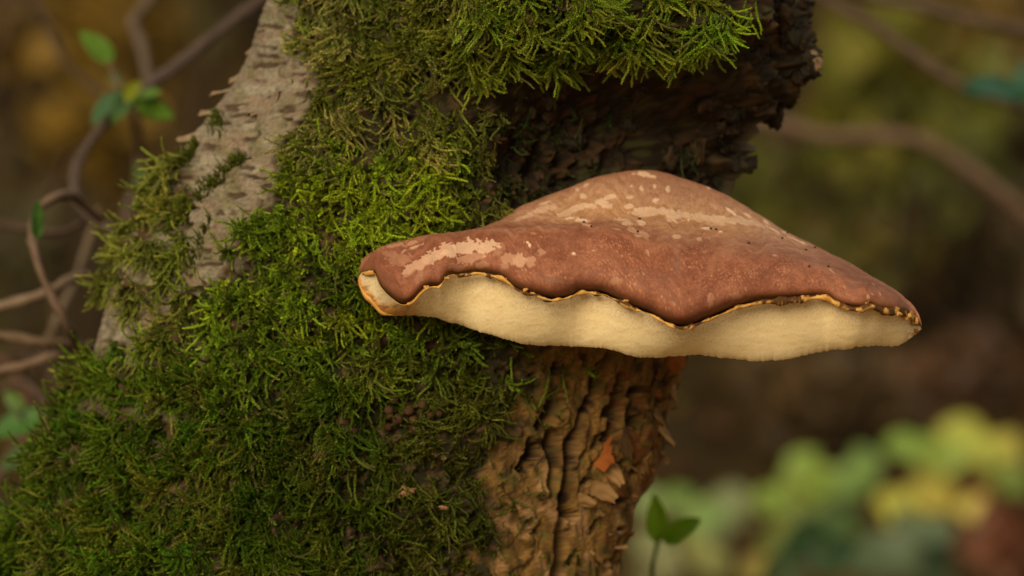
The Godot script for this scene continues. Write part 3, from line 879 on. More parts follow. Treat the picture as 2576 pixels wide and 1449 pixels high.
	# ---- loose scraps hanging along the rim
	rng.seed = 77
	for e in [[918, 690, 10, 4], [1078, 722, 12, 6], [1270, 703, 9, 5], [1322, 728, 14, 7], [1340, 740, 13, 6], [1566, 757, 16, 6], [2150, 760, 16, 12], [2236, 788, 24, 9], [2268, 796, 22, 13], [2294, 806, 16, 14], [2300, 832, 11, 8], [1960, 760, 26, 6], [1128, 700, 12, 6], [1180, 692, 12, 5]]:
		var dk := rng.randf() < 0.4
		var me := lump(rng.randi() % 999, e[2] * K * 0.62, 0.9, Color(0.66, 0.40, 0.13) if not dk else Color(0.10, 0.045, 0.014), Color(0.42, 0.20, 0.05) if not dk else Color(0.26, 0.12, 0.03), Vector3(1, float(e[3]) / e[2], 0.5))
		put("rim_scrap", me, M.rim, fungus, Transform3D(Basis(Vector3(0, 0, 1), rng.randf_range(-0.5, 0.5)), Vector3(at(e[0], 0, -0.034).x, at(e[0], e[1], cv(FRONT, e[0])).y, cv(FRONT, e[0]) + 0.001) - org))
	# ---- tiny things lying on the cap and clinging to its underside
	var pel := lump(5, 0.00045, 0.35, Color(0.012, 0.01, 0.009), Color(0.03, 0.025, 0.022), Vector3(1.25, 0.8, 0.9), 9, 7)
	for e in [[1784, 577, "left one of two black droppings side by side at a white fleck on the cap"], [1797, 579, "right one of two black droppings side by side at a white fleck on the cap"],
		[1875, 613, "lone black dropping on the brown slope to the right of the close pair"], [1991, 587, "black dropping on the skyline of the cap's right slope above the long white streak"],
		[1971, 600, "black dropping just left of the long white streak on the cap's right slope"], [2058, 624, "black dropping at the lower end of the long white streak near the cap's skyline"],
		[2029, 630, "black dropping under the long white streak on the cap's right slope"], [1467, 560, "black dropping on the whitish fleck where the brown lobe meets the pale saddle"],
		[1267, 577, "leftmost dark dropping, on the ridge of the cap where its left lobe ends"], [1483, 570, "black dropping on the tan fleck just below the whitish fleck of the saddle"],
		[2018, 672, "left one of two dark droppings low on the cap's right side above the pale streaks"], [2070, 672, "right one of two dark droppings low on the cap's right side above the pale streaks"],
		[1597, 584, "dark dropping on the tan patch in the middle of the saddle"], [1607, 551, "dark dropping at the lower edge of the broad pale patch below the dome"]]:
		var o := put("dropping", pel, M.speck)
		tag(o, e[2], "dropping", "tiny black droppings on the cap")
		o.position = cap_spot(e[0], e[1], 0.0003) + org
		o.rotation = Vector3(0, rng.randf() * TAU, 0.3)
	var bug := put("black_grub", lump(6, 0.0012, 0.3, Color(0.015, 0.012, 0.01), Color(0.03, 0.02, 0.015), Vector3(1.5, 0.55, 0.6), 11, 8), M.speck)
	bug.position = at(1379, 756, cv(FRONT, 1379.0) + 0.0006)
	tag(bug, "small glossy black oval clinging under the middle of the torn rim", "insect")

# a point on the cap (relative to the fungus) that reads X, Y
func cap_spot(X: float, Y: float, lift: float) -> Vector3:
	var i := 0
	while i < NX - 2 and C_x[i] < X: i += 1
	var best := 0
	var bd := 1e9
	var org := at(1640, 700, -0.10)
	for j in C_nt - 30:
		var q := C_top[j * NX + i] + org
		var py := 724.5 - (q.y - EYE.y) / ((D - q.z) / D * K)
		if absf(py - Y) < bd:
			bd = absf(py - Y)
			best = j
	return C_top[best * NX + i] + Vector3(0, lift, lift * 0.5)

# ------------------------------------------------------------------ loose bark, lumps, finds
func build_bark_pieces(tree: Node3D) -> void:
	rng.seed = 41
	var kinds := []
	var warm := [[Color(0.22, 0.125, 0.045), Color(0.11, 0.058, 0.02)], [Color(0.28, 0.17, 0.075), Color(0.15, 0.085, 0.03)], [Color(0.07, 0.038, 0.015), Color(0.035, 0.02, 0.008)], [Color(0.30, 0.11, 0.025), Color(0.15, 0.05, 0.014)]]
	kinds.append(flake(0.0085, 0.013, 0.3, 390, Color(0.26, 0.085, 0.015), Color(0.20, 0.06, 0.014)))
	for k in 12: kinds.append(flake(0.012, 0.008, [0.25, 0.5, 0.8][k % 3], 300 + k, warm[k % 4][0], warm[k % 4][1]))
	var pale_f := []
	for k in 4: pale_f.append(flake(0.010, 0.008, 0.55, 340 + k, Color(0.32, 0.25, 0.16), Color(0.17, 0.12, 0.075)))
	# named ones: X, F, size, turn (0 = pointing down), which, lift out
	for e in [[1686, 890, 1.0, 0.5, 0, 0.2], [1655, 955, 0.95, 0.7, 0, 0.2], [1700, 960, 0.7, 0.3, 2, 0.2], [1610, 985, 1.0, 1.5, 1, 0.2], [1520, 1135, 0.9, 0.7, 0, 0.3], [1535, 1170, 0.8, 0.6, 2, 0.3], [1500, 1215, 1.0, 1.0, 2, 0.3], [1640, 1130, 1.0, 0.5, 1, 0.2], [1452, 1260, 0.7, 1.3, 2, 0.3], [1430, 1320, 0.7, 1.6, 2, 0.3], [1560, 1090, 0.9, 0.3, 7, 0.3], [1832, 345, 0.8, 0.0, 3, 0.2], [1665, 1060, 0.9, 0.6, 2, 0.2]]:
		piece(tree, "bark_flake", kinds[e[4]], e[0], e[1], e[2], e[3], e[5])
	for k in 26:
		var F := rng.randf_range(890, 1500)
		var er := cv(EDGE_R, F)
		var X := er - absf(rng.randfn(0.0, 60.0))
		if X < 1420: continue
		piece(tree, "bark_flake", kinds[rng.randi() % 12], X, F, rng.randf_range(0.25, 0.6), rng.randf_range(-0.6, 1.6), 0.15)
	for e in [[555, 217, 0.9, -1.2, 0], [515, 268, 0.7, -1.0, 1], [492, 328, 0.9, -0.9, 2], [505, 345, 0.6, -1.3, 3], [575, 178, 0.6, -1.0, 1], [470, 375, 0.6, -0.8, 0], [620, 110, 0.5, -1.3, 2], [440, 398, 0.6, -0.8, 3], [690, 250, 0.5, 1.2, 0], [640, 275, 0.6, 0.4, 1]]:
		piece(tree, "papery_flake", pale_f[e[4]], e[0], e[1], e[2], e[3], 0.1)
	# knobbly dead bark of the burl at the right
	var lumps := []
	for k in 6: lumps.append(lump(400 + k, 0.005, 1.0, Color(0.02, 0.016, 0.011), Color(0.06, 0.038, 0.018) if k % 2 else Color(0.03, 0.027, 0.017), Vector3(1, 0.75, 0.7)))
	for k in 130:
		var F := rng.randf_range(-60, 520)
		var er := cv(EDGE_R, F)
		var X := er - absf(rng.randfn(0.0, 70.0)) + 6.0
		if X < 1790: continue
		piece(tree, "bark_lump", lumps[rng.randi() % 6], X, F, rng.randf_range(0.35, 1.05), rng.randf() * TAU, 0.0)
	for k in 34:
		piece(tree, "bark_lump", lumps[rng.randi() % 6], rng.randf_range(1330, 1800), rng.randf_range(190, 440), rng.randf_range(0.3, 0.8), rng.randf() * TAU, 0.0)
	piece(tree, "pale_lump", lump(420, 0.0055, 0.4, Color(0.30, 0.22, 0.13), Color(0.14, 0.10, 0.06)), 2008, 165, 0.8, 0.0, 0.0)
	# things lodged in the moss
	var buds := thing("round_buds", "cluster of round brown bead-like bodies half sunk in the moss below the fungus", "fungus", on_trunk(1000, 1040)[0])
	for e in [[968, 1028, 1.0], [985, 1045, 0.8], [1003, 1015, 1.0], [1000, 1047, 1.1], [1028, 1030, 1.1], [1040, 1048, 0.9], [1030, 1068, 1.2], [1062, 1012, 0.9], [1078, 1040, 0.7], [975, 1058, 0.8], [1102, 1045, 0.8]]:
		var g := on_trunk(e[0], e[1])
		e[2] *= 0.8
		put("bud", lump(int(e[0]), 0.0024, 0.22, Color(0.075, 0.04, 0.016), Color(0.04, 0.022, 0.01)), M.rim, buds, Transform3D(Basis().scaled(Vector3.ONE * e[2]), g[0] + g[1] * 0.0038 - buds.position))
	for e in [[1030, 1237, 0.4, "longest pale wood chip lying slanted on the dark moss at the trunk foot", 1.0], [1006, 1203, -0.5, "short pale wood chip above the longest chip on the dark moss", 0.7], [1106, 1266, -0.2, "small wood chip right of the other chips near the bare orange bark", 0.55]]:
		var g := on_trunk(e[0], e[1])
		var me := lump(int(e[0]) + 1, 0.0034, 0.5, Color(0.30, 0.17, 0.09), Color(0.15, 0.08, 0.04), Vector3(1, 0.36, 0.25))
		var o := put("wood_chip", me, M.rim, null, Transform3D(Basis(Vector3(0, 0, 1), e[2]).scaled(Vector3.ONE * e[4]), g[0] + g[1] * 0.007))
		tag(o, e[3], "wood chip", "wood chips in the moss")

func piece(tree: Node3D, called: String, me: Mesh, X: float, F: float, size: float, turn: float, sink: float) -> void:
	var g := on_trunk(X, F)
	var n: Vector3 = g[1]
	var down := Vector3(sin(turn), -cos(turn), 0)
	down = (down - n * down.dot(n)).normalized()
	var b := basis_y(down, n)
	if b.z.dot(n) < 0: b = Basis(-b.x, b.y, -b.z)
	put(called, me, M.flake, tree, Transform3D(b.scaled(Vector3.ONE * size), g[0] - n * 0.0012 - down * 0.002 * size - tree.position))

# ------------------------------------------------------------------ vines, sprigs, leaves
func deep(z: float) -> float:
	return z * 3.2 + 0.24 if z > -0.35 else z * 1.2 - 0.185

func vine(called: String, label: String, cat: String, pts: Array, rad: Array, ca: Color, cb: Color, sd: int) -> Node3D:
	var w := []
	for e in pts: w.append(at(e[0], e[1], deep(e[2])))
	var rr := []
	for k in rad.size():
		var e = pts[mini(int(round(float(k) / (rad.size() - 1) * (pts.size() - 1))), pts.size() - 1)]
		rr.append(rad[k] * 0.8 * K * (D - deep(e[2])) / D)
	var o := thing(called, label, cat, w[0])
	for k in w.size(): w[k] -= o.position
	put("stem", tube(w, rr, sd, ca * 0.7, cb * 0.7, 10, 0.3), M.wood, o)
	return o

# a leaf of a plant: base and tip as readings, depth, width in px, tilt of its face
func add_leaf(o: Node3D, bx: float, by: float, tx: float, ty: float, z: float, dz: float, wid: float, roll: float, ca: Color, cb: Color, sd: int, curl := 0.12) -> void:
	z = deep(z)
	var a := at(bx, by, z)
	var b := at(tx, ty, z + dz)
	var l := (b - a).length()
	var bs := basis_y(b - a, Vector3(0, 0.25, 1)).rotated((b - a).normalized(), roll)
	put("leaf", leaf(l, wid * K * (D - z) / D, curl, 0.22, ca, cb, sd), M.leaf, o, Transform3D(bs, a - o.position))

func build_vines() -> void:
	var g1 := Color(0.06, 0.15, 0.01)
	var g2 := Color(0.095, 0.19, 0.012)
	var t1 := Color(0.03, 0.085, 0.03)
	var t2 := Color(0.05, 0.12, 0.04)
	var wa := Color(0.13, 0.085, 0.06)
	var wb := Color(0.09, 0.062, 0.045)
	var v := vine("main_vine", "thick dark woody vine slanting down from the birch edge with green leaves at its node", "vine", [[700, -40, -0.20], [640, 12, -0.20], [560, 72, -0.195], [450, 160, -0.19], [370, 220, -0.185], [320, 262, -0.18], [262, 315, -0.18], [215, 375, -0.18], [187, 440, -0.175], [195, 505, -0.17], [235, 552, -0.165], [272, 575, -0.16], [290, 610, -0.16], [300, 650, -0.165]], [19, 18, 17, 18, 20, 17, 15, 16, 17, 18, 16, 13], wa.lerp(Color(0.14, 0.11, 0.11), 0.5), wb, 1)
	add_leaf(v, 280, 160, 205, 72, -0.185, 0.0, 66, 0.5, g1, g2, 11)
	add_leaf(v, 318, 225, 228, 300, -0.18, 0.02, 74, 0.7, t1, t2, 12)
	add_leaf(v, 322, 235, 290, 296, -0.18, 0.03, 44, -0.6, g1, t2, 16)
	add_leaf(v, 312, 250, 345, 212, -0.175, 0.02, 44, 0.2, Color(0.17, 0.22, 0.015), Color(0.22, 0.26, 0.02), 13)
	add_leaf(v, 345, 245, 398, 225, -0.18, 0.02, 40, -0.5, g1, g2, 14)
	add_leaf(v, 340, 250, 425, 292, -0.18, 0.02, 56, 0.5, g1, g2, 15)
	add_leaf(v, 300, 215, 280, 180, -0.19, 0.0, 34, 0.0, Color(0.10, 0.15, 0.05), Color(0.14, 0.2, 0.08), 17)
	put("side_shoot", tube([at(300, 245, deep(-0.18)) - v.position, at(292, 200, deep(-0.183)) - v.position, at(275, 155, deep(-0.185)) - v.position], [7 * K, 6 * K, 4 * K], 5, wa, wb, 8), M.wood, v)
	v = vine("loop_vine", "pale brown vine curling in an open loop left of the mossy trunk edge", "vine", [[262, 560, -0.155], [215, 520, -0.15], [180, 492, -0.145], [130, 500, -0.14], [92, 535, -0.14], [80, 590, -0.135], [95, 660, -0.13], [122, 730, -0.13], [160, 800, -0.13], [186, 850, -0.135], [215, 900, -0.15]], [11, 14, 15, 14, 13, 13, 15, 17, 17, 14], Color(0.24, 0.165, 0.115), Color(0.13, 0.08, 0.055), 2)
	add_leaf(v, 92, 600, 97, 508, -0.13, 0.01, 34, 0.4, g1, t2, 21)
	vine("dark_tendril", "thin dark tendril passing behind the loop from the left frame edge", "vine", [[-60, 560, -0.19], [20, 568, -0.19], [90, 582, -0.185], [150, 586, -0.18], [205, 562, -0.175], [235, 530, -0.17]], [13, 13, 12, 12, 10], Color(0.10, 0.06, 0.04), Color(0.05, 0.032, 0.022), 3)
	vine("kinked_twig", "grey kinked twig dropping from the top frame edge to the leafy node", "twig", [[395, -50, -0.27], [372, 5, -0.265], [335, 52, -0.26], [352, 105, -0.25], [366, 165, -0.24], [372, 210, -0.23]], [17, 17, 18, 15, 14], Color(0.17, 0.125, 0.09), Color(0.11, 0.075, 0.05), 4)
	v = vine("hanging_stem", "faint upright stem below the leafy node and behind the moss", "twig", [[338, 270, -0.25], [345, 330, -0.26], [352, 400, -0.27], [345, 470, -0.26], [322, 520, -0.25], [318, 580, -0.24]], [13, 13, 13, 15, 15], Color(0.17, 0.115, 0.085), Color(0.11, 0.075, 0.05), 5)
	add_leaf(v, 350, 470, 352, 415, -0.25, 0.0, 34, 0.5, Color(0.07, 0.14, 0.03), Color(0.1, 0.18, 0.05), 22)
	vine("far_twig", "thin blurred dark twig bending across the upper left corner", "twig", [[70, -40, -0.42], [105, 30, -0.42], [150, 130, -0.41], [200, 195, -0.4], [280, 250, -0.38]], [11, 11, 10, 8], Color(0.08, 0.05, 0.03), Color(0.05, 0.03, 0.02), 6)
	vine("slanting_stick", "straight greyish stick slanting behind the loop towards the trunk", "twig", [[250, 520, -0.2], [225, 600, -0.2], [190, 700, -0.195], [150, 790, -0.19], [110, 880, -0.19], [90, 960, -0.2]], [12, 13, 13, 12, 11], Color(0.22, 0.165, 0.11), Color(0.13, 0.09, 0.06), 7)
	vine("pale_stick", "pale bleached stick entering from the left frame edge below the loop", "twig", [[-60, 790, -0.15], [30, 762, -0.15], [110, 738, -0.15], [175, 705, -0.155], [225, 690, -0.165]], [15, 15, 16, 14, 12], Color(0.32, 0.235, 0.165), Color(0.19, 0.13, 0.09), 8)
	vine("lower_stick", "brown stick running level into the mossy trunk at the left", "twig", [[-60, 832, -0.15], [40, 850, -0.15], [120, 862, -0.15], [190, 870, -0.155], [260, 880, -0.165]], [14, 15, 16, 13, 10], Color(0.22, 0.155, 0.09), Color(0.12, 0.08, 0.05), 9)
	vine("forked_stick", "grey brown stick rising slightly below the level stick at the left", "twig", [[-60, 940, -0.15], [40, 924, -0.15], [120, 900, -0.15], [180, 882, -0.155], [240, 862, -0.16]], [17, 17, 16, 14, 10], Color(0.28, 0.19, 0.13), Color(0.15, 0.10, 0.07), 10)
	vine("thin_stick", "thin dark stick crossing downward in the lower left tangle", "twig", [[-40, 1000, -0.2], [40, 965, -0.2], [90, 985, -0.19], [120, 1040, -0.18], [140, 1100, -0.18]], [12, 12, 11, 9], Color(0.15, 0.09, 0.06), Color(0.08, 0.05, 0.035), 23)
	vine("reddish_stick", "reddish brown stick leaning behind the lower left moss", "twig", [[-40, 880, -0.26], [30, 930, -0.26], [70, 1010, -0.26], [90, 1100, -0.26], [60, 1200, -0.27]], [13, 13, 12, 12], Color(0.20, 0.10, 0.07), Color(0.10, 0.055, 0.04), 24)
	vine("low_stick", "short dull stick low at the left frame edge", "twig", [[-60, 1240, -0.24], [0, 1190, -0.24], [40, 1120, -0.24], [80, 1060, -0.24]], [14, 14, 12, 10], Color(0.17, 0.11, 0.085), Color(0.1, 0.065, 0.05), 25)
	v = vine("low_sprig", "dark green leafy sprig at the left frame edge among the sticks", "plant", [[110, 1180, -0.2], [90, 1110, -0.195], [60, 1060, -0.19], [30, 1020, -0.19]], [8, 7, 6, 4], Color(0.10, 0.08, 0.05), Color(0.06, 0.05, 0.03), 26)
	add_leaf(v, 112, 1045, -25, 1085, -0.19, 0.0, 84, 0.4, Color(0.03, 0.10, 0.012), Color(0.05, 0.15, 0.02), 27)
	add_leaf(v, 60, 1030, 10, 985, -0.19, 0.0, 40, -0.3, Color(0.06, 0.13, 0.02), Color(0.09, 0.18, 0.03), 28)
	add_leaf(v, 70, 1130, 0, 1180, -0.2, 0.0, 50, 0.5, Color(0.03, 0.08, 0.02), Color(0.05, 0.12, 0.03), 29)
	vine("wiry_twig", "thin wiry twig rising from the loop towards the leafy node", "twig", [[110, 505, -0.24], [150, 430, -0.24], [170, 395, -0.235], [225, 350, -0.23]], [7, 7, 6, 5], Color(0.09, 0.055, 0.04), Color(0.05, 0.03, 0.02), 61)
	vine("bent_twig", "thin bent twig below the level stick at the left frame edge", "twig", [[-30, 900, -0.3], [60, 880, -0.3], [100, 930, -0.29], [170, 960, -0.28]], [9, 9, 8, 7], Color(0.12, 0.075, 0.05), Color(0.07, 0.045, 0.03), 62)
	vine("upright_twig", "thin upright twig behind the sticks at the lower left", "twig", [[130, 1010, -0.34], [128, 920, -0.34], [140, 820, -0.34], [135, 740, -0.34]], [9, 9, 8, 6], Color(0.14, 0.09, 0.06), Color(0.08, 0.05, 0.035), 63)
	vine("leaning_twig", "thin twig leaning low beside the dark green sprig", "twig", [[-30, 1330, -0.3], [30, 1240, -0.3], [70, 1190, -0.29], [120, 1060, -0.28]], [10, 9, 9, 7], Color(0.12, 0.08, 0.055), Color(0.07, 0.045, 0.03), 64)
	# branches blurred at the right
	vine("upper_branch", "blurred pale branch crossing the upper right corner", "branch", [[2120, -30, -0.5], [2200, -8, -0.5], [2300, 12, -0.5], [2400, 38, -0.5], [2500, 62, -0.5], [2700, 95, -0.52]], [16, 18, 18, 20, 20], Color(0.22, 0.155, 0.115), Color(0.13, 0.09, 0.06), 30)
	v = vine("middle_branch", "blurred grey branch slanting down from behind the burl to the teal leaves", "branch", [[2020, -40, -0.42], [2100, 15, -0.42], [2180, 55, -0.42], [2260, 110, -0.42], [2340, 168, -0.42], [2420, 215, -0.42], [2500, 248, -0.43], [2640, 295, -0.44]], [15, 18, 19, 17, 14, 12], Color(0.24, 0.17, 0.12), Color(0.14, 0.10, 0.065), 31)
	add_leaf(v, 2575, 235, 2440, 205, -0.42, 0.05, 92, 0.5, Color(0.02, 0.10, 0.055), Color(0.03, 0.14, 0.08), 32)
	add_leaf(v, 2560, 262, 2625, 130, -0.42, 0.0, 84, -0.4, Color(0.02, 0.10, 0.055), Color(0.03, 0.13, 0.07), 33)
	vine("lower_branch", "broad strongly blurred brown branch arching right above the cap", "branch", [[1880, 300, -0.85], [1980, 318, -0.85], [2080, 342, -0.85], [2200, 340, -0.85], [2320, 355, -0.85], [2420, 412, -0.85], [2510, 480, -0.85], [2640, 590, -0.86]], [22, 23, 23, 22, 23, 24], Color(0.25, 0.165, 0.115), Color(0.16, 0.105, 0.07), 34)
	# young sprig beside the trunk foot
	v = vine("young_sprig", "young sprig with two bright green leaves beside the trunk foot at the right", "plant", [[1625, 1640, -0.145], [1632, 1520, -0.145], [1642, 1430, -0.145], [1655, 1360, -0.145], [1662, 1300, -0.145]], [10, 9, 8, 6], Color(0.06, 0.10, 0.02), Color(0.10, 0.15, 0.03), 35)
	add_leaf(v, 1654, 1365, 1650, 1252, -0.145, 0.01, 58, 0.2, Color(0.16, 0.33, 0.01), Color(0.20, 0.40, 0.012), 36)
	add_leaf(v, 1668, 1362, 1757, 1305, -0.145, 0.01, 58, -0.2, Color(0.16, 0.33, 0.01), Color(0.20, 0.40, 0.012), 37)

# ------------------------------------------------------------------ woodland behind
func land(x: float, z: float) -> float:
	var y := cv([-60.0, 15.0, -30.0, 10.5, -16.0, 6.0, -10.0, 3.1, -6.0, 1.2, -4.5, 0.5, -3.4, 0.14, -2.4, 0.05, -1.4, 0.03, -0.7, 0.02, -0.3, 0.01, 0.2, 0.0, 10.0, -0.2], z)
	return y + 0.10 * sin(x * 0.9 + 1.0) * ss(-1.5, -5.0, z) + 0.05 * sin(x * 2.3 + z * 1.7) * ss(-1.0, -3.0, z)

func build_land() -> void:
	var n := noise(71, 0.55, 4)
	var n2 := noise(72, 2.2, 3)
	var w := 161
	var h := 221
	var p := PackedVector3Array()
	var c := PackedColorArray()
	for j in h:
		var t := float(j) / (h - 1)
		var z := lerpf(6.0, -60.0, pow(t, 1.8))
		for i in w:
			var u := 2.0 * i / (w - 1) - 1.0
			var x := u * absf(u) * 40.0
			p.append(Vector3(x, land(x, z) + 0.02 * n2.get_noise_2d(x * 3.0, z * 3.0), z))
			var a := n.get_noise_2d(x * 1.2, z)
			var b := n2.get_noise_2d(x, z)
			var cl := Color(0.025, 0.0165, 0.006).lerp(Color(0.052, 0.033, 0.011), clampf(0.5 + 1.4 * a + 0.6 * b, 0, 1))
			cl = cl.lerp(Color(0.042, 0.045, 0.01), ss(0.05, 0.35, n.get_noise_2d(x + 30.0, z * 0.8)))
			cl = cl.lerp(Color(0.36, 0.25, 0.13).lerp(Color(0.25, 0.16, 0.08), clampf(0.5 + a + b, 0, 1)), ss(-0.6, 0.1, z))      # unseen ground in front, coloured pale to bounce warm light onto the underside
			c.append(enc(cl))
	tag(put("ground", grid(w, h, p, c), M.soil), "", "", "", "structure")
	# fallen leaves
	var lm := []
	for k in 4: lm.append(leaf(0.06, 0.042, 0.25, 0.3, [Color(0.10, 0.056, 0.017), Color(0.14, 0.088, 0.018), Color(0.075, 0.04, 0.014), Color(0.13, 0.10, 0.02)][k], [Color(0.06, 0.034, 0.012), Color(0.09, 0.056, 0.012), Color(0.10, 0.045, 0.02), Color(0.07, 0.06, 0.012)][k], 80 + k, 0.08))
	rng.seed = 9
	var o := thing("leaf_litter", "brown fallen leaves strewn over the woodland floor and bank", "fallen leaves")
	o.set_meta("kind", "stuff")
	for k in 4:
		var mm := MultiMesh.new()
		mm.transform_format = MultiMesh.TRANSFORM_3D
		mm.use_colors = true
		mm.mesh = lm[k]
		mm.instance_count = 1500
		for i in 1500:
			var z := -0.25 - 13.0 * pow(rng.randf(), 1.6)
			var x := rng.randf_range(-1, 1) * (0.5 + 0.32 * (1.1 - z))
			var s := rng.randf_range(0.7, 1.5)
			mm.set_instance_transform(i, Transform3D(Basis.from_euler(Vector3(-PI / 2 + rng.randf_range(-0.7, 0.9), rng.randf() * TAU, 0)).scaled(Vector3.ONE * s), Vector3(x, land(x, z) + 0.015, z)))
			var b := rng.randf_range(0.6, 1.15)
			mm.set_instance_color(i, Color(b, b * rng.randf_range(0.9, 1.0), b * 0.95))
		var mi := MultiMeshInstance3D.new()
		mi.name = "leaves"
		mi.multimesh = mm
		mi.material_override = M.dry
		mi.set_meta("kind", "stuff")
		o.add_child(mi, true)

func far_tree(px: float, z: float, half: float, lean: float, ca: Color, cb: Color, label: String, sd: int) -> void:
	var base := at(px, 724, z)
	base.y = land(base.x, z) - 0.05
	var r := half * K * (D - z) / D
	var o := thing("woodland_tree", label, "tree", base, "trees on the bank behind")
	var top := 7.0
	put("trunk", tube([Vector3.ZERO, Vector3(lean * 0.3, top * 0.3, 0), Vector3(lean * 0.55, top * 0.6, 0.05), Vector3(lean, top, 0)], [r * 1.25, r, r * 0.85, r * 0.5], sd, ca, cb, 14, 0.08), M.soil, o)
	rng.seed = sd
	for k in 3:
		var y := rng.randf_range(2.2, 4.5)
		var a := rng.randf() * TAU
		var b := Vector3(lean * y / top, y, 0)
		put("limb", tube([b, b + Vector3(cos(a) * 0.5, 0.4, sin(a) * 0.5), b + Vector3(cos(a) * 1.1, 1.2, sin(a) * 1.1)], [r * 0.4, r * 0.3, r * 0.12], sd + k, ca, cb, 8), M.soil, o)

func shrub(px: float, py: float, z: float, wide: float, tall: float, n: int, ca: Color, cb: Color, label: String, sd: int) -> void:
	var ctr := at(px, py, z)
	var gy := land(ctr.x, z)
	var o := thing("autumn_shrub", label, "shrub", Vector3(ctr.x, gy, z), "autumn shrubs on the bank")
	rng.seed = sd
	var s := K * (D - z) / D
	var cy := ctr.y - gy
	for k in 4:
		var tip := Vector3(rng.randf_range(-0.5, 0.5) * wide * s, cy + rng.randf_range(-0.2, 0.5) * tall * s, rng.randf_range(-0.15, 0.15))
		put("stem", tube([Vector3(rng.randf_range(-0.03, 0.03), -0.03, 0), tip * Vector3(0.4, 0.5, 0.5), tip], [0.010, 0.008, 0.003], sd + k, Color(0.06, 0.04, 0.025), Color(0.035, 0.025, 0.016), 7), M.soil, o)
	var mm := MultiMesh.new()
	mm.transform_format = MultiMesh.TRANSFORM_3D
	mm.use_colors = true
	mm.mesh = leaf(0.055, 0.036, 0.2, 0.2, Color(0.9, 0.9, 0.9), Color(0.7, 0.7, 0.7), sd)
	mm.instance_count = n
	for i in n:
		var d := Vector3(rng.randfn(0, 0.36) * wide * s, cy + rng.randfn(0, 0.36) * tall * s, rng.randfn(0, 0.12))
		d.y = maxf(d.y, 0.03)
		mm.set_instance_transform(i, Transform3D(Basis.from_euler(Vector3(rng.randf_range(-1.3, 0.6), rng.randf() * TAU, rng.randf_range(-0.6, 0.6))).scaled(Vector3.ONE * rng.randf_range(0.6, 1.2)), d))
		mm.set_instance_color(i, enc(ca.lerp(cb, rng.randf())))
	var mi := MultiMeshInstance3D.new()
	mi.name = "leaves"
	mi.multimesh = mm
	mi.material_override = M.leaf
	mi.set_meta("kind", "stuff")
	o.add_child(mi, true)

func build_woods() -> void:
	var da := Color(0.035, 0.025, 0.016)
	var db := Color(0.06, 0.042, 0.024)
	for e in [[560, -5.5, 60, 0.3, "dark trunk on the bank just left of the birch top"], [1980, -4.6, 45, -0.2, "dark slim trunk on the bank just right of the burl"], [2150, -7.0, 50, 0.4, "grey brown trunk on the bank behind the middle branch"], [2330, -6.0, 34, 0.2, "slim trunk on the bank right of the greenish shrub"], [2560, -5.0, 60, -0.3, "broad dark trunk at the right frame edge on the bank"], [10, -5.0, 40, 0.2, "dark trunk at the left frame edge on the bank"], [330, -8.0, 40, -0.5, "slim distant trunk behind the leafy vine node"], [1850, -9.0, 60, 0.3, "distant trunk on the bank hidden low by the cap"], [2430, -9.0, 45, 0.6, "distant trunk between the right hand shrubs"]]:
		far_tree(e[0], e[1], e[2], e[3], da, db, e[4], int(e[0]) + 3)
	var oa := Color(0.34, 0.20, 0.02)
	var ob := Color(0.20, 0.13, 0.02)
	var ga := Color(0.16, 0.18, 0.02)
	var gb := Color(0.10, 0.115, 0.018)
	shrub(300, 90, -4.2, 260, 240, 240, oa, ob, "ochre leaved shrub behind the leafy vine node", 501)
	shrub(240, 360, -3.8, 160, 200, 130, oa, ob, "low ochre shrub behind the bend of the dark vine", 502)
	shrub(60, 150, -5.0, 240, 300, 160, Color(0.17, 0.10, 0.03), Color(0.10, 0.065, 0.025), "tawny shrub in the upper left corner", 503)
	shrub(80, 640, -4.0, 240, 200, 150, Color(0.12, 0.10, 0.05), Color(0.08, 0.07, 0.03), "dull olive shrub low behind the loop vine", 504)
	shrub(2210, 260, -3.6, 170, 300, 270, ga * 0.85, Color(0.18, 0.17, 0.015), "yellow green shrub behind the middle branch", 505)
	shrub(2420, 120, -4.5, 240, 160, 170, Color(0.22, 0.14, 0.03), ob, "ochre shrub in the upper right corner", 506)
	shrub(2420, 400, -4.2, 200, 300, 160, ga, gb, "olive shrub behind the arching branch", 507)
	shrub(2150, 640, -3.8, 260, 180, 150, Color(0.17, 0.12, 0.03), gb, "brownish yellow shrub behind the right slope of the cap", 508)
	shrub(1900, 560, -4.6, 200, 300, 140, ga, gb, "dark olive shrub behind the cap shoulder", 509)
	shrub(2050, 1020, -3.4, 300, 160, 110, Color(0.14, 0.085, 0.03), Color(0.09, 0.06, 0.03), "withered brown shrub below the right end of the cap", 510)
	shrub(2480, 640, -3.8, 200, 240, 100, Color(0.11, 0.085, 0.03), Color(0.08, 0.05, 0.025), "withered shrub at the right frame edge beyond the cap", 511)
	shrub(2440, 990, -3.2, 260, 120, 70, Color(0.13, 0.07, 0.035), Color(0.09, 0.05, 0.03), "rusty withered shrub above the yellow bramble leaves", 512)
	shrub(2500, 1370, -2.3, 170, 110, 90, Color(0.26, 0.10, 0.055), Color(0.15, 0.065, 0.035), "reddish withered leaves low in the bottom right corner beside the brambles", 514)
	shrub(520, 40, -3.8, 60, 160, 40, Color(0.10, 0.07, 0.02), gb, "small dim shrub against the dark trunk beside the birch", 513)

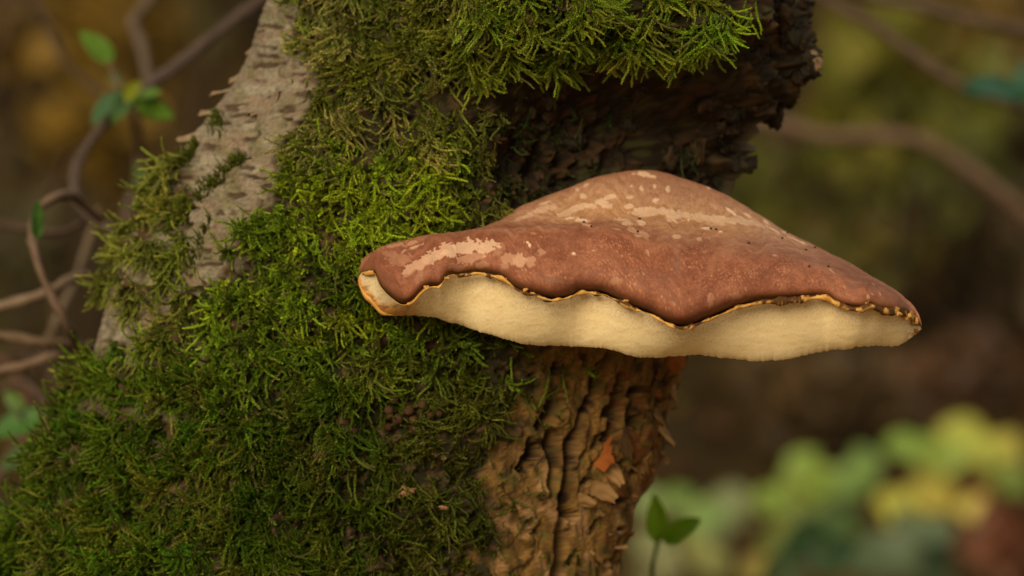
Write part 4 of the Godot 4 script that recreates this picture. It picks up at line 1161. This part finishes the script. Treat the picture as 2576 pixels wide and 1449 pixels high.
func bramble(label: String, bx: float, z: float, leaves: Array, sd: int) -> void:
	var base := at(bx, 1449, z)
	base.y = land(base.x, z) - 0.01
	var o := thing("bramble", label, "bramble", base, "brambles on the bank")
	rng.seed = sd
	var many := []
	for e in leaves:
		for k in 4:
			many.append([e[0] + rng.randf_range(-0.34, 0.34) * e[2], e[1] + rng.randf_range(-0.30, 0.34) * e[2], e[2] * rng.randf_range(0.5, 0.72), e[3] + rng.randf_range(-1.0, 1.0), e[4].lerp(e[5], rng.randf_range(0.0, 0.7)), e[5], e[6] + rng.randf_range(-0.25, 0.1)])
	for e in many:
		var zz: float = z + e[6]
		var s := K * (D - zz) / D
		var c := at(e[0], e[1], zz)
		var a: float = e[3]
		var dir := Vector3(cos(a), sin(a), 0.0)
		var l: float = e[2] * s
		var st := c - dir * l * 0.5
		var bs := basis_y(dir, Vector3(0, 0.55, 1)).rotated(dir, rng.randf_range(-0.3, 0.3))
		put("leaf", leaf(l, l * 0.74, 0.18, 0.18, e[4], e[5], rng.randi() % 9999), M.leaf, o, Transform3D(bs, st - o.position))
		var root := Vector3(lerpf(0.0, st.x - o.position.x, 0.3), 0, zz - z)
		put("stalk", tube([root, (root + st - o.position) * 0.5 + Vector3(0, 0.03, 0), st - o.position], [0.0025, 0.002, 0.0013], sd, Color(0.10, 0.09, 0.03), Color(0.12, 0.06, 0.03), 6), M.wood, o)

func build_brambles() -> void:
	var yg := Color(0.42, 0.47, 0.07)
	var yl := Color(0.55, 0.49, 0.10)
	var gr := Color(0.14, 0.27, 0.05)
	var gg := Color(0.16, 0.21, 0.09)
	var dk := Color(0.035, 0.07, 0.025)
	var dg := Color(0.012, 0.035, 0.008)
	bramble("nearest bramble with grey green leaves beside the trunk foot", 1800, -1.8, [[1735, 1270, 150, 0.5, gg, gr, 0.0], [1840, 1300, 170, 2.6, gg, gg * 0.8, -0.1], [1650, 1240, 120, 1.2, gr, gg, -0.2], [1640, 1400, 150, 0.4, Color(0.30, 0.26, 0.15), gg, 0.05], [1790, 1410, 150, 2.8, yl * 0.7, gg, 0.1], [1900, 1400, 130, 1.8, Color(0.30, 0.20, 0.06), yl * 0.7, 0.0]], 601)
	bramble("bramble with olive and dark green leaves in the middle of the lower right", 2090, -2.1, [[2060, 1180, 170, 0.2, yg * 0.8, gr, 0.0], [2150, 1190, 150, 2.7, gg, gr, -0.1], [1985, 1240, 160, 0.9, yg * 0.85, gr, 0.05], [2080, 1290, 190, 3.0, gr * 0.7, dk, 0.05], [2030, 1400, 210, 0.1, dg, dg * 1.6, 0.9], [1960, 1330, 120, 1.4, yl * 0.6, gr * 0.6, 0.1], [2250, 1270, 130, 0.7, yl, yg, 0.0]], 602)
	bramble("bramble with bright yellow leaves near the right frame edge", 2400, -2.3, [[2330, 1170, 190, 0.4, yg, gr, 0.0], [2440, 1130, 170, 2.5, yg, yg * 0.8, -0.1], [2530, 1110, 190, 0.8, yg, yl * 0.8, 0.0], [2390, 1250, 190, 0.3, yl, yl * 0.9, 0.05], [2540, 1220, 160, 2.9, yg * 0.6, gr * 0.7, 0.05], [2470, 1200, 150, 1.5, gr * 0.7, yg * 0.7, 0.0]], 603)
	bramble("low bramble with blue green leaves at the bottom right", 2300, -1.7, [[2270, 1370, 210, 2.6, Color(0.12, 0.17, 0.10), Color(0.08, 0.12, 0.06), 0.0], [2180, 1400, 190, 0.4, Color(0.10, 0.16, 0.08), Color(0.07, 0.12, 0.06), 0.0], [2380, 1440, 170, 0.2, dk, dk * 0.7, 0.05], [2140, 1330, 130, 0.6, gr * 0.6, dk, -0.1]], 604)

# ------------------------------------------------------------------
func _ready() -> void:
	var cam := Camera3D.new()
	cam.name = "camera"
	add_child(cam)
	cam.position = EYE
	var lens := CameraAttributesPhysical.new()
	lens.frustum_focal_length = 105.0
	lens.frustum_focus_distance = 1.112
	lens.exposure_aperture = 6.0
	lens.frustum_near = 0.05
	lens.frustum_far = 200.0
	cam.attributes = lens
	cam.fov = rad_to_deg(2.0 * atan(0.36 * 9.0 / 16.0 / 2.0 / D))
	cam.near = 0.05
	cam.far = 200.0
	cam.current = true
	var env := Environment.new()
	var sky := Sky.new()
	var sm := ProceduralSkyMaterial.new()
	sm.sky_top_color = Color(0.95, 0.915, 0.835)
	sm.sky_horizon_color = Color(0.84, 0.78, 0.665)
	sm.sky_curve = 0.2
	sm.ground_bottom_color = Color(0.2, 0.15, 0.1)
	sm.ground_horizon_color = Color(0.3, 0.25, 0.18)
	sm.sky_energy_multiplier = 0.6
	sky.sky_material = sm
	env.background_mode = Environment.BG_SKY
	env.sky = sky
	env.tonemap_mode = Environment.TONE_MAPPER_LINEAR
	env.tonemap_exposure = 1.97
	env.sdfgi_enabled = true
	env.ssao_enabled = true
	env.ssil_enabled = true
	var we := WorldEnvironment.new()
	we.name = "world"
	we.environment = env
	add_child(we)
	var sun := DirectionalLight3D.new()
	sun.name = "sun"
	sun.light_color = Color(1.0, 0.905, 0.75)
	sun.light_energy = 0.5
	sun.light_angular_distance = 28.0
	sun.shadow_enabled = true
	add_child(sun)
	sun.look_at_from_position(Vector3(-1.1, 1.45, 2.8), Vector3.ZERO)

	M.bark = vmat(0.85, 0.3)
	M.moss = vmat(0.6, 0.3)
	M.moss.cull_mode = BaseMaterial3D.CULL_DISABLED
	M.moss.backlight_enabled = true
	M.moss.backlight = Color(0.5, 0.5, 0.5)
	M.cap = vmat(0.62, 0.35)
	M.pore = vmat(0.8, 0.25)
	M.rim = vmat(0.75, 0.3)
	M.speck = vmat(0.5, 0.5)
	M.flake = vmat(0.85, 0.3)
	M.flake.cull_mode = BaseMaterial3D.CULL_DISABLED
	M.wood = vmat(0.75, 0.35)
	M.leaf = vmat(0.5, 0.4)
	M.leaf.cull_mode = BaseMaterial3D.CULL_DISABLED
	M.leaf.backlight_enabled = true
	M.leaf.backlight = Color(0.6, 0.6, 0.5)
	M.dry = vmat(0.8, 0.3)
	M.dry.cull_mode = BaseMaterial3D.CULL_DISABLED
	M.soil = vmat(0.95, 0.2)

	var t0 := Time.get_ticks_msec()
	build_land()
	build_woods()
	var foot := Vector3(at(900, 0, ZC).x, 0, ZC)
	var tree := thing("birch_tree", "leaning old birch trunk with pale peeling bark at left and rugged bark at right", "tree", foot)
	build_trunk(tree)
	print("trunk ", Time.get_ticks_msec() - t0)
	build_bark_pieces(tree)
	build_moss()
	print("moss ", Time.get_ticks_msec() - t0)
	build_fungus()
	print("fungus ", Time.get_ticks_msec() - t0)
	build_vines()
	build_brambles()
	print("all ", Time.get_ticks_msec() - t0)
